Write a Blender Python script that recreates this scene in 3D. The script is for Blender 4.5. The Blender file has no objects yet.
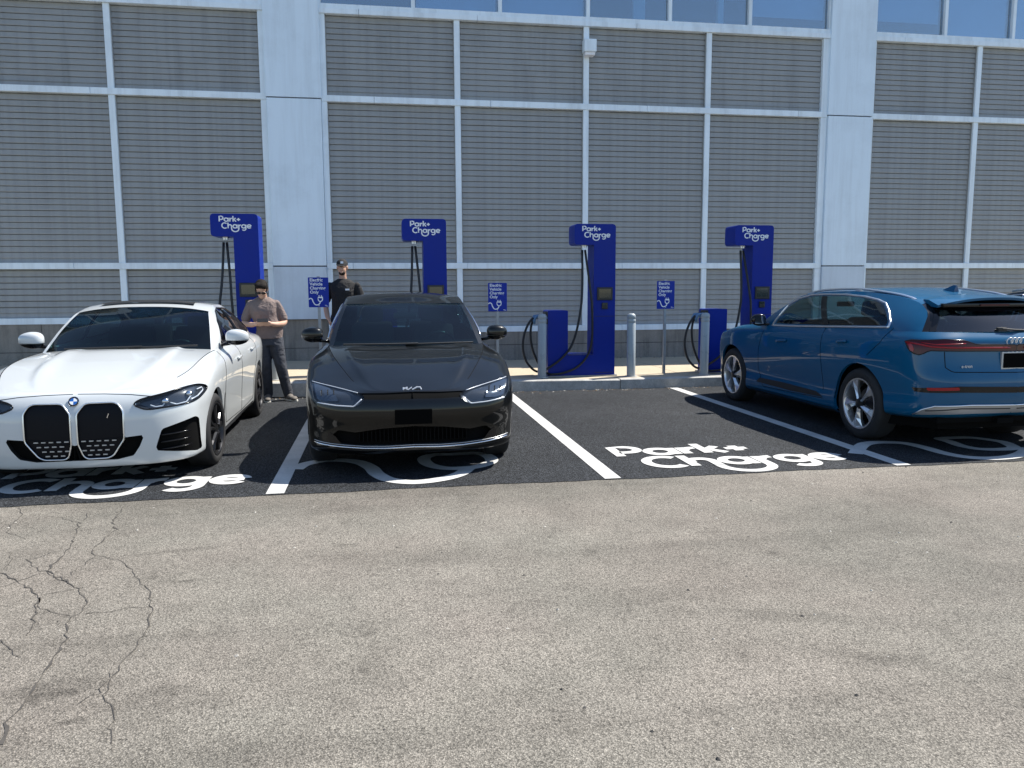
import bpy, bmesh, math, random
import numpy as np
from mathutils import Vector, Matrix
from mathutils.bvhtree import BVHTree
from mathutils.geometry import delaunay_2d_cdt

random.seed(7)
RNG = np.random.default_rng(7)
S = bpy.context.scene
COL = S.collection
R_ = math.radians

# ------------------------------------------------------------------ camera
CAM_H = 1.6
YAW, PITCH, ROLL, FPX = R_(9.211), R_(6.935), R_(-0.302), 778.4
def cam_axes():
    cy, sy, cp, sp = math.cos(YAW), math.sin(YAW), math.cos(PITCH), math.sin(PITCH)
    f = Vector((sy*cp, cy*cp, -sp)); r = Vector((cy, -sy, 0)); u = r.cross(f)
    c, s = math.cos(ROLL), math.sin(ROLL)
    return r*c + u*s, u*c - r*s, f
CR, CU, CF = cam_axes()
cd = bpy.data.cameras.new('camera'); cam = bpy.data.objects.new('camera', cd); COL.objects.link(cam)
cd.sensor_width = 36; cd.lens = FPX/1024*36; cd.clip_end = 2000; cd.clip_start = 0.05
cam.matrix_world = Matrix(((CR.x, CU.x, -CF.x, 0), (CR.y, CU.y, -CF.y, 0), (CR.z, CU.z, -CF.z, CAM_H), (0, 0, 0, 1)))
S.camera = cam
S.render.resolution_x, S.render.resolution_y = 1024, 768
def px_ray(x, y):
    return (CF + CR*((x-512)/FPX) - CU*((y-384)/FPX)).normalized()
def px_ground(x, y, z=0.0):
    d = px_ray(x, y); k = (z-CAM_H)/d.z
    return (d.x*k, d.y*k)

# ------------------------------------------------------------------ world, sun, exposure
SUN_EL, SUN_A = R_(54), R_(16.5)          # elevation; angle behind the wall plane, from +X
to_sun = Vector((math.cos(SUN_EL)*math.cos(SUN_A), math.cos(SUN_EL)*math.sin(SUN_A), math.sin(SUN_EL)))
w = bpy.data.worlds.new('World'); S.world = w; w.use_nodes = True
nt = w.node_tree; nt.nodes.clear()
out = nt.nodes.new('ShaderNodeOutputWorld'); bg = nt.nodes.new('ShaderNodeBackground'); sky = nt.nodes.new('ShaderNodeTexSky')
sky.sky_type = 'NISHITA'; sky.sun_disc = False; sky.sun_elevation = SUN_EL
sky.sun_rotation = math.atan2(to_sun.x, to_sun.y)
sky.altitude = 100; sky.air_density = 1.0; sky.dust_density = 0.3; sky.ozone_density = 2.0
bg.inputs['Strength'].default_value = 0.105
nt.links.new(sky.outputs[0], bg.inputs[0]); nt.links.new(bg.outputs[0], out.inputs[0])
sl = bpy.data.lights.new('sun', 'SUN'); so = bpy.data.objects.new('sun', sl); COL.objects.link(so)
sl.energy = 4.7; sl.angle = R_(0.53); sl.color = (1.0, 0.955, 0.88)
so.rotation_euler = (-to_sun).to_track_quat('-Z', 'Y').to_euler(); so.location = (20, 10, 30)
S.view_settings.view_transform = 'Standard'; S.view_settings.look = 'None'
S.view_settings.exposure = 0.92; S.view_settings.gamma = 1.0; S.view_settings.use_curve_mapping = False
S.render.engine = 'CYCLES'

# ------------------------------------------------------------------ helpers: materials
MATS = {}
def nodes_of(name):
    m = bpy.data.materials.new(name); m.use_nodes = True
    n = m.node_tree; b = n.nodes['Principled BSDF']
    MATS[name] = m
    return m, n, b
def N(n, typ, **kw):
    o = n.nodes.new(typ)
    for k, v in kw.items():
        if k.startswith('i_'):
            key = k[2:]; key = int(key) if key.isdigit() else key.replace('_', ' ')
            o.inputs[key].default_value = v
        else: setattr(o, k, v)
    return o
def ramp(n, fac, stops):
    r = n.nodes.new('ShaderNodeValToRGB'); e = r.color_ramp.elements
    while len(e) < len(stops): e.new(0.5)
    for i, (p, c) in enumerate(stops):
        e[i].position = p; e[i].color = (c[0], c[1], c[2], 1) if hasattr(c, '__len__') else (c, c, c, 1)
    n.links.new(fac, r.inputs[0]); return r
def mix(n, a, b, fac, mode='MIX'):
    m = n.nodes.new('ShaderNodeMix'); m.data_type = 'RGBA'; m.blend_type = mode
    for sock, v in ((m.inputs[0], fac), (m.inputs[6], a), (m.inputs[7], b)):
        if hasattr(v, 'is_linked') or hasattr(v, 'links'): n.links.new(v, sock)
        elif hasattr(v, '__len__'): sock.default_value = (v[0], v[1], v[2], 1)
        else: sock.default_value = v
    return m.outputs[2]
def simple(name, col, rough=0.5, metal=0.0, coat=0.0, spec=0.5, var=0.0, scale=3.0, bump=0.0, bscale=60.0, coatr=0.03, bd=0.01):
    m, n, b = nodes_of(name)
    b.inputs['Base Color'].default_value = (*col, 1); b.inputs['Roughness'].default_value = rough
    b.inputs['Metallic'].default_value = metal; b.inputs['Coat Weight'].default_value = coat
    b.inputs['Coat Roughness'].default_value = coatr
    b.inputs['Specular IOR Level'].default_value = spec
    tc = N(n, 'ShaderNodeTexCoord')
    if var:
        t = N(n, 'ShaderNodeTexNoise', i_Scale=scale, i_Detail=6.0, i_Roughness=0.65); n.links.new(tc.outputs['Object'], t.inputs['Vector'])
        r = ramp(n, t.outputs[0], [(0.3, [c*(1-var) for c in col]), (0.7, [min(1, c*(1+var)) for c in col])])
        n.links.new(r.outputs[0], b.inputs['Base Color'])
        r2 = ramp(n, t.outputs[0], [(0.3, max(0, rough-0.08)), (0.7, min(1, rough+0.08))]); n.links.new(r2.outputs[0], b.inputs['Roughness'])
    if bump:
        t2 = N(n, 'ShaderNodeTexNoise', i_Scale=bscale, i_Detail=4.0, i_Distortion=0.5); n.links.new(tc.outputs['Object'], t2.inputs['Vector'])
        bm_ = N(n, 'ShaderNodeBump', i_Strength=bump, i_Distance=bd); n.links.new(t2.outputs[0], bm_.inputs['Height']); n.links.new(bm_.outputs[0], b.inputs['Normal'])
    return m
def glassy(name, tint, ior=1.5, rough=0.0, base=0.0):
    """thin sheet glass: tinted transparency with a Fresnel reflection"""
    m = bpy.data.materials.new(name); m.use_nodes = True; n = m.node_tree; n.nodes.clear(); MATS[name] = m
    o = N(n, 'ShaderNodeOutputMaterial'); t = N(n, 'ShaderNodeBsdfTransparent'); g = N(n, 'ShaderNodeBsdfGlossy')
    t.inputs[0].default_value = (*tint, 1); g.inputs['Roughness'].default_value = rough
    lw = N(n, 'ShaderNodeLayerWeight', i_Blend=0.5)          # Schlick, the same from either side of the sheet
    pw = N(n, 'ShaderNodeMath', operation='POWER'); pw.inputs[1].default_value = 5.0; n.links.new(lw.outputs['Facing'], pw.inputs[0])
    r0 = ((ior-1)/(ior+1))**2*2+base
    a = N(n, 'ShaderNodeMath', operation='MULTIPLY_ADD'); a.inputs[1].default_value = 1-r0; a.inputs[2].default_value = r0; n.links.new(pw.outputs[0], a.inputs[0])
    mx = N(n, 'ShaderNodeMixShader'); n.links.new(a.outputs[0], mx.inputs[0]); n.links.new(t.outputs[0], mx.inputs[1]); n.links.new(g.outputs[0], mx.inputs[2])
    n.links.new(mx.outputs[0], o.inputs[0]); return m

# ------------------------------------------------------------------ helpers: meshes
def tag(o, label=None, cat=None, group=None, kind=None):
    if label: o['label'] = label
    if cat: o['category'] = cat
    if group: o['group'] = group
    if kind: o['kind'] = kind
    return o
def empty(name, loc, label=None, cat=None, group=None, rz=0.0):
    o = bpy.data.objects.new(name, None); COL.objects.link(o); o.location = loc; o.rotation_euler = (0, 0, rz)
    o.empty_display_size = 0.2
    return tag(o, label, cat, group)
def mesh_data(name, V, F, mat=None, smooth=False, normals=None):
    me = bpy.data.meshes.new(name)
    me.from_pydata([tuple(map(float, v)) for v in V], [], [tuple(int(i) for i in f) for f in F])
    if mat: me.materials.append(MATS[mat] if isinstance(mat, str) else mat)
    if smooth: me.polygons.foreach_set('use_smooth', [True]*len(me.polygons))
    if normals is not None: me.normals_split_custom_set_from_vertices([tuple(map(float, v)) for v in normals])
    me.update(); return me
def obj(name, me, parent=None, loc=None, rot=None):
    o = bpy.data.objects.new(name, me); COL.objects.link(o)
    if parent: o.parent = parent
    if loc is not None: o.location = loc
    if rot is not None: o.rotation_euler = rot
    return o
def copy_tree(o, parent=None):
    c = o.copy(); COL.objects.link(c); c.parent = parent
    for ch in list(o.children): copy_tree(ch, c)
    return c

class MB:
    """collects simple solids; build() links them as one mesh object"""
    def __init__(s): s.V = []; s.F = []
    def add(s, V, F):
        k = len(s.V); s.V += [tuple(v) for v in V]; s.F += [tuple(i+k for i in f) for f in F]; return s
    def box(s, x0, x1, y0, y1, z0, z1, b=0.0):
        if b <= 0:
            V = [(x, y, z) for z in (z0, z1) for y in (y0, y1) for x in (x0, x1)]
            return s.add(V, [(0, 2, 3, 1), (4, 5, 7, 6), (0, 1, 5, 4), (2, 6, 7, 3), (0, 4, 6, 2), (1, 3, 7, 5)])
        bm = bmesh.new(); bmesh.ops.create_cube(bm, size=1)
        for v in bm.verts:
            v.co = Vector(((x0+x1)/2+v.co.x*(x1-x0), (y0+y1)/2+v.co.y*(y1-y0), (z0+z1)/2+v.co.z*(z1-z0)))
        bmesh.ops.bevel(bm, geom=bm.edges[:], offset=b, segments=2, affect='EDGES', profile=0.6)
        bm.verts.index_update(); V = [v.co[:] for v in bm.verts]; F = [[v.index for v in f.verts] for f in bm.faces]; bm.free()
        return s.add(V, F)
    def prism(s, poly, axis, a, b, bevel=0.0):
        """extrude a 2D polygon (counter-clockwise) along axis from a to b"""
        def P(p, t):
            return (t, p[0], p[1]) if axis == 'x' else (p[0], t, p[1]) if axis == 'y' else (p[0], p[1], t)
        bm = bmesh.new(); vs = [bm.verts.new(P(p, a)) for p in poly]; f = bm.faces.new(vs)
        r = bmesh.ops.extrude_face_region(bm, geom=[f])
        d = Vector(P((0, 0), b-a)) - Vector(P((0, 0), 0))
        for e in r['geom']:
            if isinstance(e, bmesh.types.BMVert): e.co += d
        bmesh.ops.recalc_face_normals(bm, faces=bm.faces[:])
        if bevel: bmesh.ops.bevel(bm, geom=bm.edges[:], offset=bevel, segments=2, affect='EDGES', profile=0.6, clamp_overlap=True)
        bm.verts.index_update(); V = [v.co[:] for v in bm.verts]; F = [[v.index for v in f.verts] for f in bm.faces]; bm.free()
        return s.add(V, F)
    def tube(s, pts, r, n=8, closed=False, cap=True, flat=1.0, up=None):
        P = [Vector(p) for p in pts]; m = len(P); V = []; F = []
        rs = r if hasattr(r, '__len__') else [r]*m
        ref = None
        for i in range(m):
            a = P[(i-1) % m] if (closed or i > 0) else P[i]; b = P[(i+1) % m] if (closed or i < m-1) else P[i]
            t = (b-a); t = t.normalized() if t.length > 1e-9 else Vector((0, 0, 1))
            if up is not None: ref = Vector(up)
            if ref is None: ref = Vector((0, 0, 1)) if abs(t.z) < 0.9 else Vector((1, 0, 0))
            u = (ref - t*ref.dot(t))
            u = u.normalized() if u.length > 1e-6 else Vector((1, 0, 0)); v = t.cross(u)
            if up is None: ref = u
            for k in range(n):
                an = 2*math.pi*k/n; V.append(P[i] + (u*math.cos(an)*flat + v*math.sin(an))*rs[i])
        for i in range(m if closed else m-1):
            for k in range(n):
                F.append((i*n+k, i*n+(k+1) % n, ((i+1) % m)*n+(k+1) % n, ((i+1) % m)*n+k))
        if cap and not closed:
            F.append(tuple(range(n-1, -1, -1))); F.append(tuple((m-1)*n+k for k in range(n)))
        return s.add(V, F)
    def lathe(s, prof, n=32, axis='z', c=(0, 0, 0), closed=False, cap=True):
        """prof: list of (radius, height)"""
        V = []; F = []; m = len(prof)
        for r, h in prof:
            for k in range(n):
                a = 2*math.pi*k/n; x, y = r*math.cos(a), r*math.sin(a)
                p = (x, y, h) if axis == 'z' else (h, x, y) if axis == 'x' else (x, h, y)
                V.append((p[0]+c[0], p[1]+c[1], p[2]+c[2]))
        for i in range(m if closed else m-1):
            for k in range(n):
                F.append((i*n+k, i*n+(k+1) % n, ((i+1) % m)*n+(k+1) % n, ((i+1) % m)*n+k))
        if not closed and cap:
            if prof[0][0] > 1e-6: F.append(tuple(range(n-1, -1, -1)))
            if prof[-1][0] > 1e-6: F.append(tuple((m-1)*n+k for k in range(n)))
        return s.add(V, F)
    def ribbon(s, pts, wd, z=0.0, closed=False, jitter=0.0):
        """flat mitred strip in the xy plane"""
        P = [Vector((p[0], p[1])) for p in pts]; m = len(P); V = []; F = []
        ws = wd if hasattr(wd, '__len__') else [wd]*m
        for i in range(m):
            a = P[(i-1) % m] if (closed or i > 0) else P[i]; b = P[(i+1) % m] if (closed or i < m-1) else P[i]
            t = (b-a).normalized(); nrm = Vector((-t.y, t.x)); k = 1.0
            if (closed or 0 < i < m-1):
                d1 = (P[i]-a).normalized(); k = 1/max(0.5, d1.dot(t))
            h = ws[i]/2*k
            V.append((P[i].x+nrm.x*h*(1+jitter*random.uniform(-1, 1)), P[i].y+nrm.y*h*(1+jitter*random.uniform(-1, 1)), z))
            V.append((P[i].x-nrm.x*h*(1+jitter*random.uniform(-1, 1)), P[i].y-nrm.y*h*(1+jitter*random.uniform(-1, 1)), z))
        for i in range(m if closed else m-1):
            j = (i+1) % m; F.append((2*i+1, 2*j+1, 2*j, 2*i))
        return s.add(V, F)
    def build(s, name, mat, parent=None, smooth=False, rel=None, auto=None):
        V = s.V
        if rel is not None: V = [(v[0]-rel[0], v[1]-rel[1], v[2]-rel[2]) for v in V]
        me = mesh_data(name, V, s.F, mat, smooth)
        o = obj(name, me, parent)
        if auto is not None:
            me.polygons.foreach_set('use_smooth', [True]*len(me.polygons))
            bm = bmesh.new(); bm.from_mesh(me)
            bmesh.ops.remove_doubles(bm, verts=bm.verts[:], dist=1e-6)
            for e in bm.edges:
                if len(e.link_faces) == 2 and e.calc_face_angle(0) > R_(auto): e.smooth = False
            bm.to_mesh(me); bm.free()
        return o

def spline(pts, n=8, closed=False):
    """Catmull-Rom through the points"""
    P = [np.array(p, float) for p in pts]; m = len(P); out = []
    for i in range(m if closed else m-1):
        p1, p2 = P[i], P[(i+1) % m]
        p0 = P[(i-1) % m] if (closed or i > 0) else 2*p1-p2
        p3 = P[(i+2) % m] if (closed or i < m-2) else 2*p2-p1
        for k in range(n):
            t = k/n
            out.append(0.5*((2*p1)+(-p0+p2)*t+(2*p0-5*p1+4*p2-p3)*t*t+(-p0+3*p1-3*p2+p3)*t**3))
    if not closed: out.append(P[-1])
    return out
def resample(pts, step, closed=False):
    P = [np.array(p, float) for p in pts]
    if closed: P = P+[P[0]]
    d = [0]
    for a, b in zip(P[:-1], P[1:]): d.append(d[-1]+np.linalg.norm(b-a))
    n = max(3, int(math.ceil(d[-1]/step))); A = np.array(P); t = np.linspace(0, d[-1], n+1)
    R = np.stack([np.interp(t, d, A[:, k]) for k in range(A.shape[1])], 1)
    return R[:-1] if closed else R
def pchip(xk, yk, x):
    xk = np.asarray(xk, float); yk = np.asarray(yk, float); x = np.clip(np.asarray(x, float), xk[0], xk[-1])
    h = np.diff(xk); d = np.diff(yk)/h; n = len(xk); m = np.zeros(n)
    if n == 2: return yk[0]+d[0]*(x-xk[0])
    for i in range(1, n-1):
        if d[i-1]*d[i] > 0:
            w1, w2 = 2*h[i]+h[i-1], h[i]+2*h[i-1]; m[i] = (w1+w2)/(w1/d[i-1]+w2/d[i])
    m[0], m[-1] = d[0], d[-1]
    i = np.clip(np.searchsorted(xk, x)-1, 0, n-2); t = (x-xk[i])/h[i]
    return ((1+2*t)*(1-t)**2*yk[i]+t*(1-t)**2*h[i]*m[i]+t*t*(3-2*t)*yk[i+1]+t*t*(t-1)*h[i]*m[i+1])
def crom(xk, Y, x):
    """non-uniform cubic through control values (rows of Y), softer than pchip"""
    xk = np.asarray(xk, float); Y = np.asarray(Y, float); x = np.asarray(x, float); h = np.diff(xk); d = np.diff(Y, axis=0)/h[:, None]
    m = np.zeros_like(Y); m[0], m[-1] = d[0], d[-1]
    m[1:-1] = (d[:-1]*h[1:, None]+d[1:]*h[:-1, None])/(h[1:]+h[:-1])[:, None]
    lim = 2.5*np.minimum(np.abs(d[:-1]), np.abs(d[1:]))
    m[1:-1] = np.where(d[:-1]*d[1:] > 0, np.sign(m[1:-1])*np.minimum(np.abs(m[1:-1]), lim), m[1:-1]*0.25)
    i = np.clip(np.searchsorted(xk, x)-1, 0, len(xk)-2); t = ((x-xk[i])/h[i])[:, None]; hh = h[i][:, None]
    return ((1+2*t)*(1-t)**2*Y[i]+t*(1-t)**2*hh*m[i]+t*t*(3-2*t)*Y[i+1]+t*t*(t-1)*hh*m[i+1])
def pip(poly, P):
    """points P (n,2) inside polygon?"""
    poly = np.asarray(poly, float); x, y = P[:, 0], P[:, 1]; ins = np.zeros(len(P), bool); n = len(poly)
    for i in range(n):
        x1, y1 = poly[i]; x2, y2 = poly[(i+1) % n]
        if y1 == y2: continue
        c = ((y1 > y) != (y2 > y)) & (x < (x2-x1)*(y-y1)/(y2-y1)+x1); ins ^= c
    return ins
def nearest_on(poly, p):
    A = np.asarray(poly, float); B = np.roll(A, -1, 0); d = B-A
    t = np.clip(((p-A)*d).sum(1)/np.maximum((d*d).sum(1), 1e-12), 0, 1); q = A+d*t[:, None]
    return q[np.argmin(((q-p)**2).sum(1))]

# ------------------------------------------------------------------ materials
STAINS = []
for (x_, y_, rx_, ry_, an, k_) in ((48, 690, .34, .10, .1, .70), (68, 692, .10, .05, 0, .60), (165, 690, .17, .07, .1, .72), (95, 642, .55, .10, 0, .80), (175, 551, .40, .05, .15, .74), (188, 581, .10, .03, 0, .66), (69, 722, .07, .03, .3, .55),
                              (250, 636, .9, .16, 0, .90), (620, 600, .75, .11, -.05, .86), (770, 615, .65, .08, -.32, .84), (855, 655, .55, .09, -.5, .86), (345, 545, .12, .03, 0, .72), (710, 532, .12, .03, 0, .75), (880, 660, .2, .1, 0, .85), (400, 640, .4, .1, 0, .9)):
    g_ = px_ground(x_, y_); STAINS.append((g_[0], g_[1], rx_, ry_, an, k_))
def stain_ramp(n, val, k):
    mr = N(n, 'ShaderNodeMapRange', interpolation_type='SMOOTHSTEP'); n.links.new(val, mr.inputs[0])
    mr.inputs[1].default_value = 1.25; mr.inputs[2].default_value = 2.25; mr.inputs[3].default_value = k; mr.inputs[4].default_value = 1.0
    cc = N(n, 'ShaderNodeCombineColor')
    for i in range(3): n.links.new(mr.outputs[0], cc.inputs[i])
    return cc.outputs[0]
def asphalt(name, dark, light, spec_amt, patch, scale=1.0, tint=(1, 1, 1), rough=0.85, worn=None):
    m, n, b = nodes_of(name); tc = N(n, 'ShaderNodeTexCoord'); L = n.links.new
    big = N(n, 'ShaderNodeTexNoise', i_Scale=0.35, i_Detail=5.0, i_Roughness=0.6, i_Distortion=0.4); L(tc.outputs['Object'], big.inputs['Vector'])
    mid = N(n, 'ShaderNodeTexNoise', i_Scale=2.7, i_Detail=7.0, i_Roughness=0.7); L(tc.outputs['Object'], mid.inputs['Vector'])
    fine = N(n, 'ShaderNodeTexNoise', i_Scale=62.0*scale, i_Detail=4.0, i_Roughness=0.8); L(tc.outputs['Object'], fine.inputs['Vector'])
    v = N(n, 'ShaderNodeTexVoronoi', i_Scale=165.0*scale); L(tc.outputs['Object'], v.inputs['Vector'])
    v2 = N(n, 'ShaderNodeTexVoronoi', i_Scale=300.0*scale); L(tc.outputs['Object'], v2.inputs['Vector'])
    base = ramp(n, big.outputs[0], [(0.30, [c*(1-patch) for c in dark]), (0.5, dark), (0.72, light)]).outputs[0]
    md = ramp(n, mid.outputs[0], [(0.25, 0.78), (0.5, 1.0), (0.75, 1.14)]).outputs[0]
    c = mix(n, base, md, 1.0, 'MULTIPLY')
    st = ramp(n, v.outputs['Color'], [(0.15, 1-spec_amt), (0.55, 1.0), (0.9, 1+spec_amt*1.1)]).outputs[0]
    c = mix(n, c, st, 1.0, 'MULTIPLY')
    st2 = ramp(n, v2.outputs['Color'], [(0.1, 1-spec_amt*0.8), (0.5, 1.0), (0.93, 1+spec_amt)]).outputs[0]
    c = mix(n, c, st2, 1.0, 'MULTIPLY')
    fn = ramp(n, fine.outputs[0], [(0.3, 0.90), (0.55, 1.0), (0.75, 1.07)]).outputs[0]
    c = mix(n, c, fn, 1.0, 'MULTIPLY')
    if worn:   # oil drips and tyre-darkened lanes, running along x
        mp = N(n, 'ShaderNodeMapping'); mp.inputs['Scale'].default_value = (0.16, 0.9, 1); L(tc.outputs['Object'], mp.inputs['Vector'])
        ln = N(n, 'ShaderNodeTexNoise', i_Scale=1.0, i_Detail=4.0, i_Roughness=0.55, i_Distortion=0.6); L(mp.outputs[0], ln.inputs['Vector'])
        lr = ramp(n, ln.outputs[0], [(0.32, 0.74), (0.50, 1.0), (0.62, 1.04)]).outputs[0]; c = mix(n, c, lr, 1.0, 'MULTIPLY')
        sp = N(n, 'ShaderNodeTexNoise', i_Scale=5.5, i_Detail=2.0, i_Roughness=0.4); L(tc.outputs['Object'], sp.inputs['Vector'])
        sr = ramp(n, sp.outputs[0], [(0.20, 0.66), (0.30, 1.0)]).outputs[0]; c = mix(n, c, sr, 1.0, 'MULTIPLY')
        wm = N(n, 'ShaderNodeTexNoise', i_Scale=0.8, i_Detail=3.0); L(tc.outputs['Object'], wm.inputs['Vector'])
        wr = ramp(n, wm.outputs[0], [(0.35, (0.985, 1.0, 1.0)), (0.65, (1.02, 0.995, 1.0))]).outputs[0]; c = mix(n, c, wr, 1.0, 'MULTIPLY')
    pit = ramp(n, v.outputs['Distance'], [(0.38, 1.04), (0.56, 0.94), (0.80, 0.52)]).outputs[0]; c = mix(n, c, pit, 1.0, 'MULTIPLY')
    if worn:   # oil and rubber stains with ragged edges, each at its own spot
        rag = N(n, 'ShaderNodeTexNoise', i_Scale=7.0, i_Detail=6.0, i_Roughness=0.75); L(tc.outputs['Object'], rag.inputs['Vector'])
        for sx_, sy_, rx_, ry_, ang, k_ in STAINS:
            mp = N(n, 'ShaderNodeMapping', vector_type='TEXTURE'); mp.inputs['Location'].default_value = (sx_, sy_, 0); mp.inputs['Rotation'].default_value = (0, 0, ang); mp.inputs['Scale'].default_value = (rx_, ry_, 1)
            L(tc.outputs['Object'], mp.inputs['Vector']); ln_ = N(n, 'ShaderNodeVectorMath', operation='LENGTH'); L(mp.outputs[0], ln_.inputs[0])
            ma = N(n, 'ShaderNodeMath', operation='MULTIPLY_ADD'); ma.inputs[1].default_value = 2.2; L(rag.outputs[0], ma.inputs[0]); L(ln_.outputs['Value'], ma.inputs[2])
            c = mix(n, c, stain_ramp(n, ma.outputs[0], k_), 1.0, 'MULTIPLY')
    L(c, b.inputs['Base Color']); b.inputs['Roughness'].default_value = rough; b.inputs['Specular IOR Level'].default_value = 0.18
    ad = N(n, 'ShaderNodeMath', operation='ADD'); L(v.outputs['Distance'], ad.inputs[0]); L(fine.outputs[0], ad.inputs[1])
    bp = N(n, 'ShaderNodeBump', i_Strength=0.55, i_Distance=0.006); L(ad.outputs[0], bp.inputs['Height']); L(bp.outputs[0], b.inputs['Normal'])
    return m
asphalt('asphalt_old', (0.214, 0.196, 0.166), (0.246, 0.226, 0.193), 0.40, 0.14, worn=True)
asphalt('asphalt_new', (0.030, 0.0325, 0.036), (0.040, 0.0425, 0.046), 1.0, 0.2, scale=0.8, rough=0.8)
def concrete(name, col, var=0.16, scale=2.0, streak=False, bump=0.3, spots=True):
    m, n, b = nodes_of(name); tc = N(n, 'ShaderNodeTexCoord'); L = n.links.new
    a = N(n, 'ShaderNodeTexNoise', i_Scale=scale, i_Detail=8.0, i_Roughness=0.7); L(tc.outputs['Object'], a.inputs['Vector'])
    c = ramp(n, a.outputs[0], [(0.28, [k*(1-var) for k in col]), (0.5, col), (0.75, [k*(1+var) for k in col])]).outputs[0]
    f = N(n, 'ShaderNodeTexNoise', i_Scale=70.0, i_Detail=3.0); L(tc.outputs['Object'], f.inputs['Vector'])
    c = mix(n, c, ramp(n, f.outputs[0], [(0.3, 0.84), (0.7, 1.1)]).outputs[0], 1.0, 'MULTIPLY')
    if streak:
        mp = N(n, 'ShaderNodeMapping'); mp.inputs['Scale'].default_value = (3.2, 3.2, 0.25); L(tc.outputs['Object'], mp.inputs['Vector'])
        s_ = N(n, 'ShaderNodeTexNoise', i_Scale=1.6, i_Detail=6.0, i_Roughness=0.65); L(mp.outputs[0], s_.inputs['Vector'])
        c = mix(n, c, ramp(n, s_.outputs[0], [(0.34, 0.62), (0.52, 1.0), (0.7, 1.08)]).outputs[0], 1.0, 'MULTIPLY')
    L(c, b.inputs['Base Color']); b.inputs['Roughness'].default_value = 0.85; b.inputs['Specular IOR Level'].default_value = 0.25
    bp = N(n, 'ShaderNodeBump', i_Strength=bump, i_Distance=0.008); L(f.outputs[0], bp.inputs['Height']); L(bp.outputs[0], b.inputs['Normal'])
    return m
concrete('concrete_kerb', (0.43, 0.415, 0.38), 0.28, 5.0)
concrete('concrete_walk', (0.46, 0.39, 0.285), 0.10, 1.4)
concrete('concrete_wall', (0.27, 0.25, 0.22), 0.22, 1.6, streak=True)
def painted(name, col, rough, streak=0.12, dirt=0.1):
    """coated metal cladding with faint rain streaks and dust"""
    m, n, b = nodes_of(name); tc = N(n, 'ShaderNodeTexCoord'); L = n.links.new
    mp = N(n, 'ShaderNodeMapping'); mp.inputs['Scale'].default_value = (5.0, 5.0, 0.35); L(tc.outputs['Object'], mp.inputs['Vector'])
    s_ = N(n, 'ShaderNodeTexNoise', i_Scale=1.4, i_Detail=5.0, i_Roughness=0.6); L(mp.outputs[0], s_.inputs['Vector'])
    c = mix(n, col, ramp(n, s_.outputs[0], [(0.30, 1-streak), (0.55, 1.0)]).outputs[0], 1.0, 'MULTIPLY')
    d_ = N(n, 'ShaderNodeTexNoise', i_Scale=0.9, i_Detail=6.0, i_Roughness=0.7); L(tc.outputs['Object'], d_.inputs['Vector'])
    c = mix(n, c, ramp(n, d_.outputs[0], [(0.33, 1-dirt), (0.5, 1.0)]).outputs[0], 1.0, 'MULTIPLY')
    L(c, b.inputs['Base Color']); b.inputs['Roughness'].default_value = rough
    return m
painted('panel_white', (0.73, 0.85, 0.94), 0.42, 0.10, 0.08)
painted('panel_lower', (0.60, 0.69, 0.77), 0.5, 0.10, 0.10)
painted('frame_white', (0.80, 0.90, 0.96), 0.45, 0.16, 0.12)
painted('louvre_grey', (0.315, 0.322, 0.315), 0.5, 0.18, 0.12)
simple('louvre_dark', (0.16, 0.16, 0.16), 0.8)
simple('seam_dark', (0.05, 0.05, 0.05), 0.8)
simple('room_dark', (0.04, 0.045, 0.05), 0.8)
simple('blind', (0.46, 0.62, 0.74), 0.7, var=0.05)
glassy('window_glass', (0.62, 0.80, 0.92), 1.6, base=0.20)
def road_paint():
    m, n, b = nodes_of('road_paint'); tc = N(n, 'ShaderNodeTexCoord'); L = n.links.new
    a = N(n, 'ShaderNodeTexNoise', i_Scale=60.0, i_Detail=5.0, i_Roughness=0.8); L(tc.outputs['Object'], a.inputs['Vector'])
    g = N(n, 'ShaderNodeTexNoise', i_Scale=3.0, i_Detail=4.0); L(tc.outputs['Object'], g.inputs['Vector'])
    c = ramp(n, a.outputs[0], [(0.26, (0.10, 0.10, 0.10)), (0.37, (0.50, 0.495, 0.475)), (0.7, (0.60, 0.595, 0.57))]).outputs[0]
    c = mix(n, c, ramp(n, g.outputs[0], [(0.3, 0.78), (0.6, 1.0)]).outputs[0], 1.0, 'MULTIPLY')
    L(c, b.inputs['Base Color']); b.inputs['Roughness'].default_value = 0.7
    bp = N(n, 'ShaderNodeBump', i_Strength=0.4, i_Distance=0.004); L(a.outputs[0], bp.inputs['Height']); L(bp.outputs[0], b.inputs['Normal'])
road_paint()
simple('crack', (0.060, 0.054, 0.047), 0.95, var=0.3, scale=20)
simple('stain', (0.16, 0.15, 0.145), 0.9, var=0.2, scale=12)
simple('charger_blue', (0.0002, 0.018, 0.25), 0.42, spec=0.22, var=0.05, scale=2)
simple('sign_blue', (0.0005, 0.022, 0.30), 0.45, spec=0.3, var=0.05, scale=4)
simple('vinyl_white', (0.82, 0.83, 0.85), 0.5)
simple('rubber', (0.012, 0.012, 0.013), 0.55, var=0.2, scale=9)
simple('plastic_black', (0.014, 0.014, 0.015), 0.35)
simple('screen', (0.012, 0.022, 0.020), 0.12, coat=0.6)
simple('bollard', (0.33, 0.365, 0.375), 0.32, var=0.06, scale=4, bump=0.1)
simple('galv', (0.34, 0.36, 0.38), 0.45, metal=0.7, var=0.15, scale=14)
simple('handle_blue', (0.10, 0.20, 0.34), 0.4)
simple('metal_light', (0.62, 0.63, 0.65), 0.3, metal=1.0)

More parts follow.
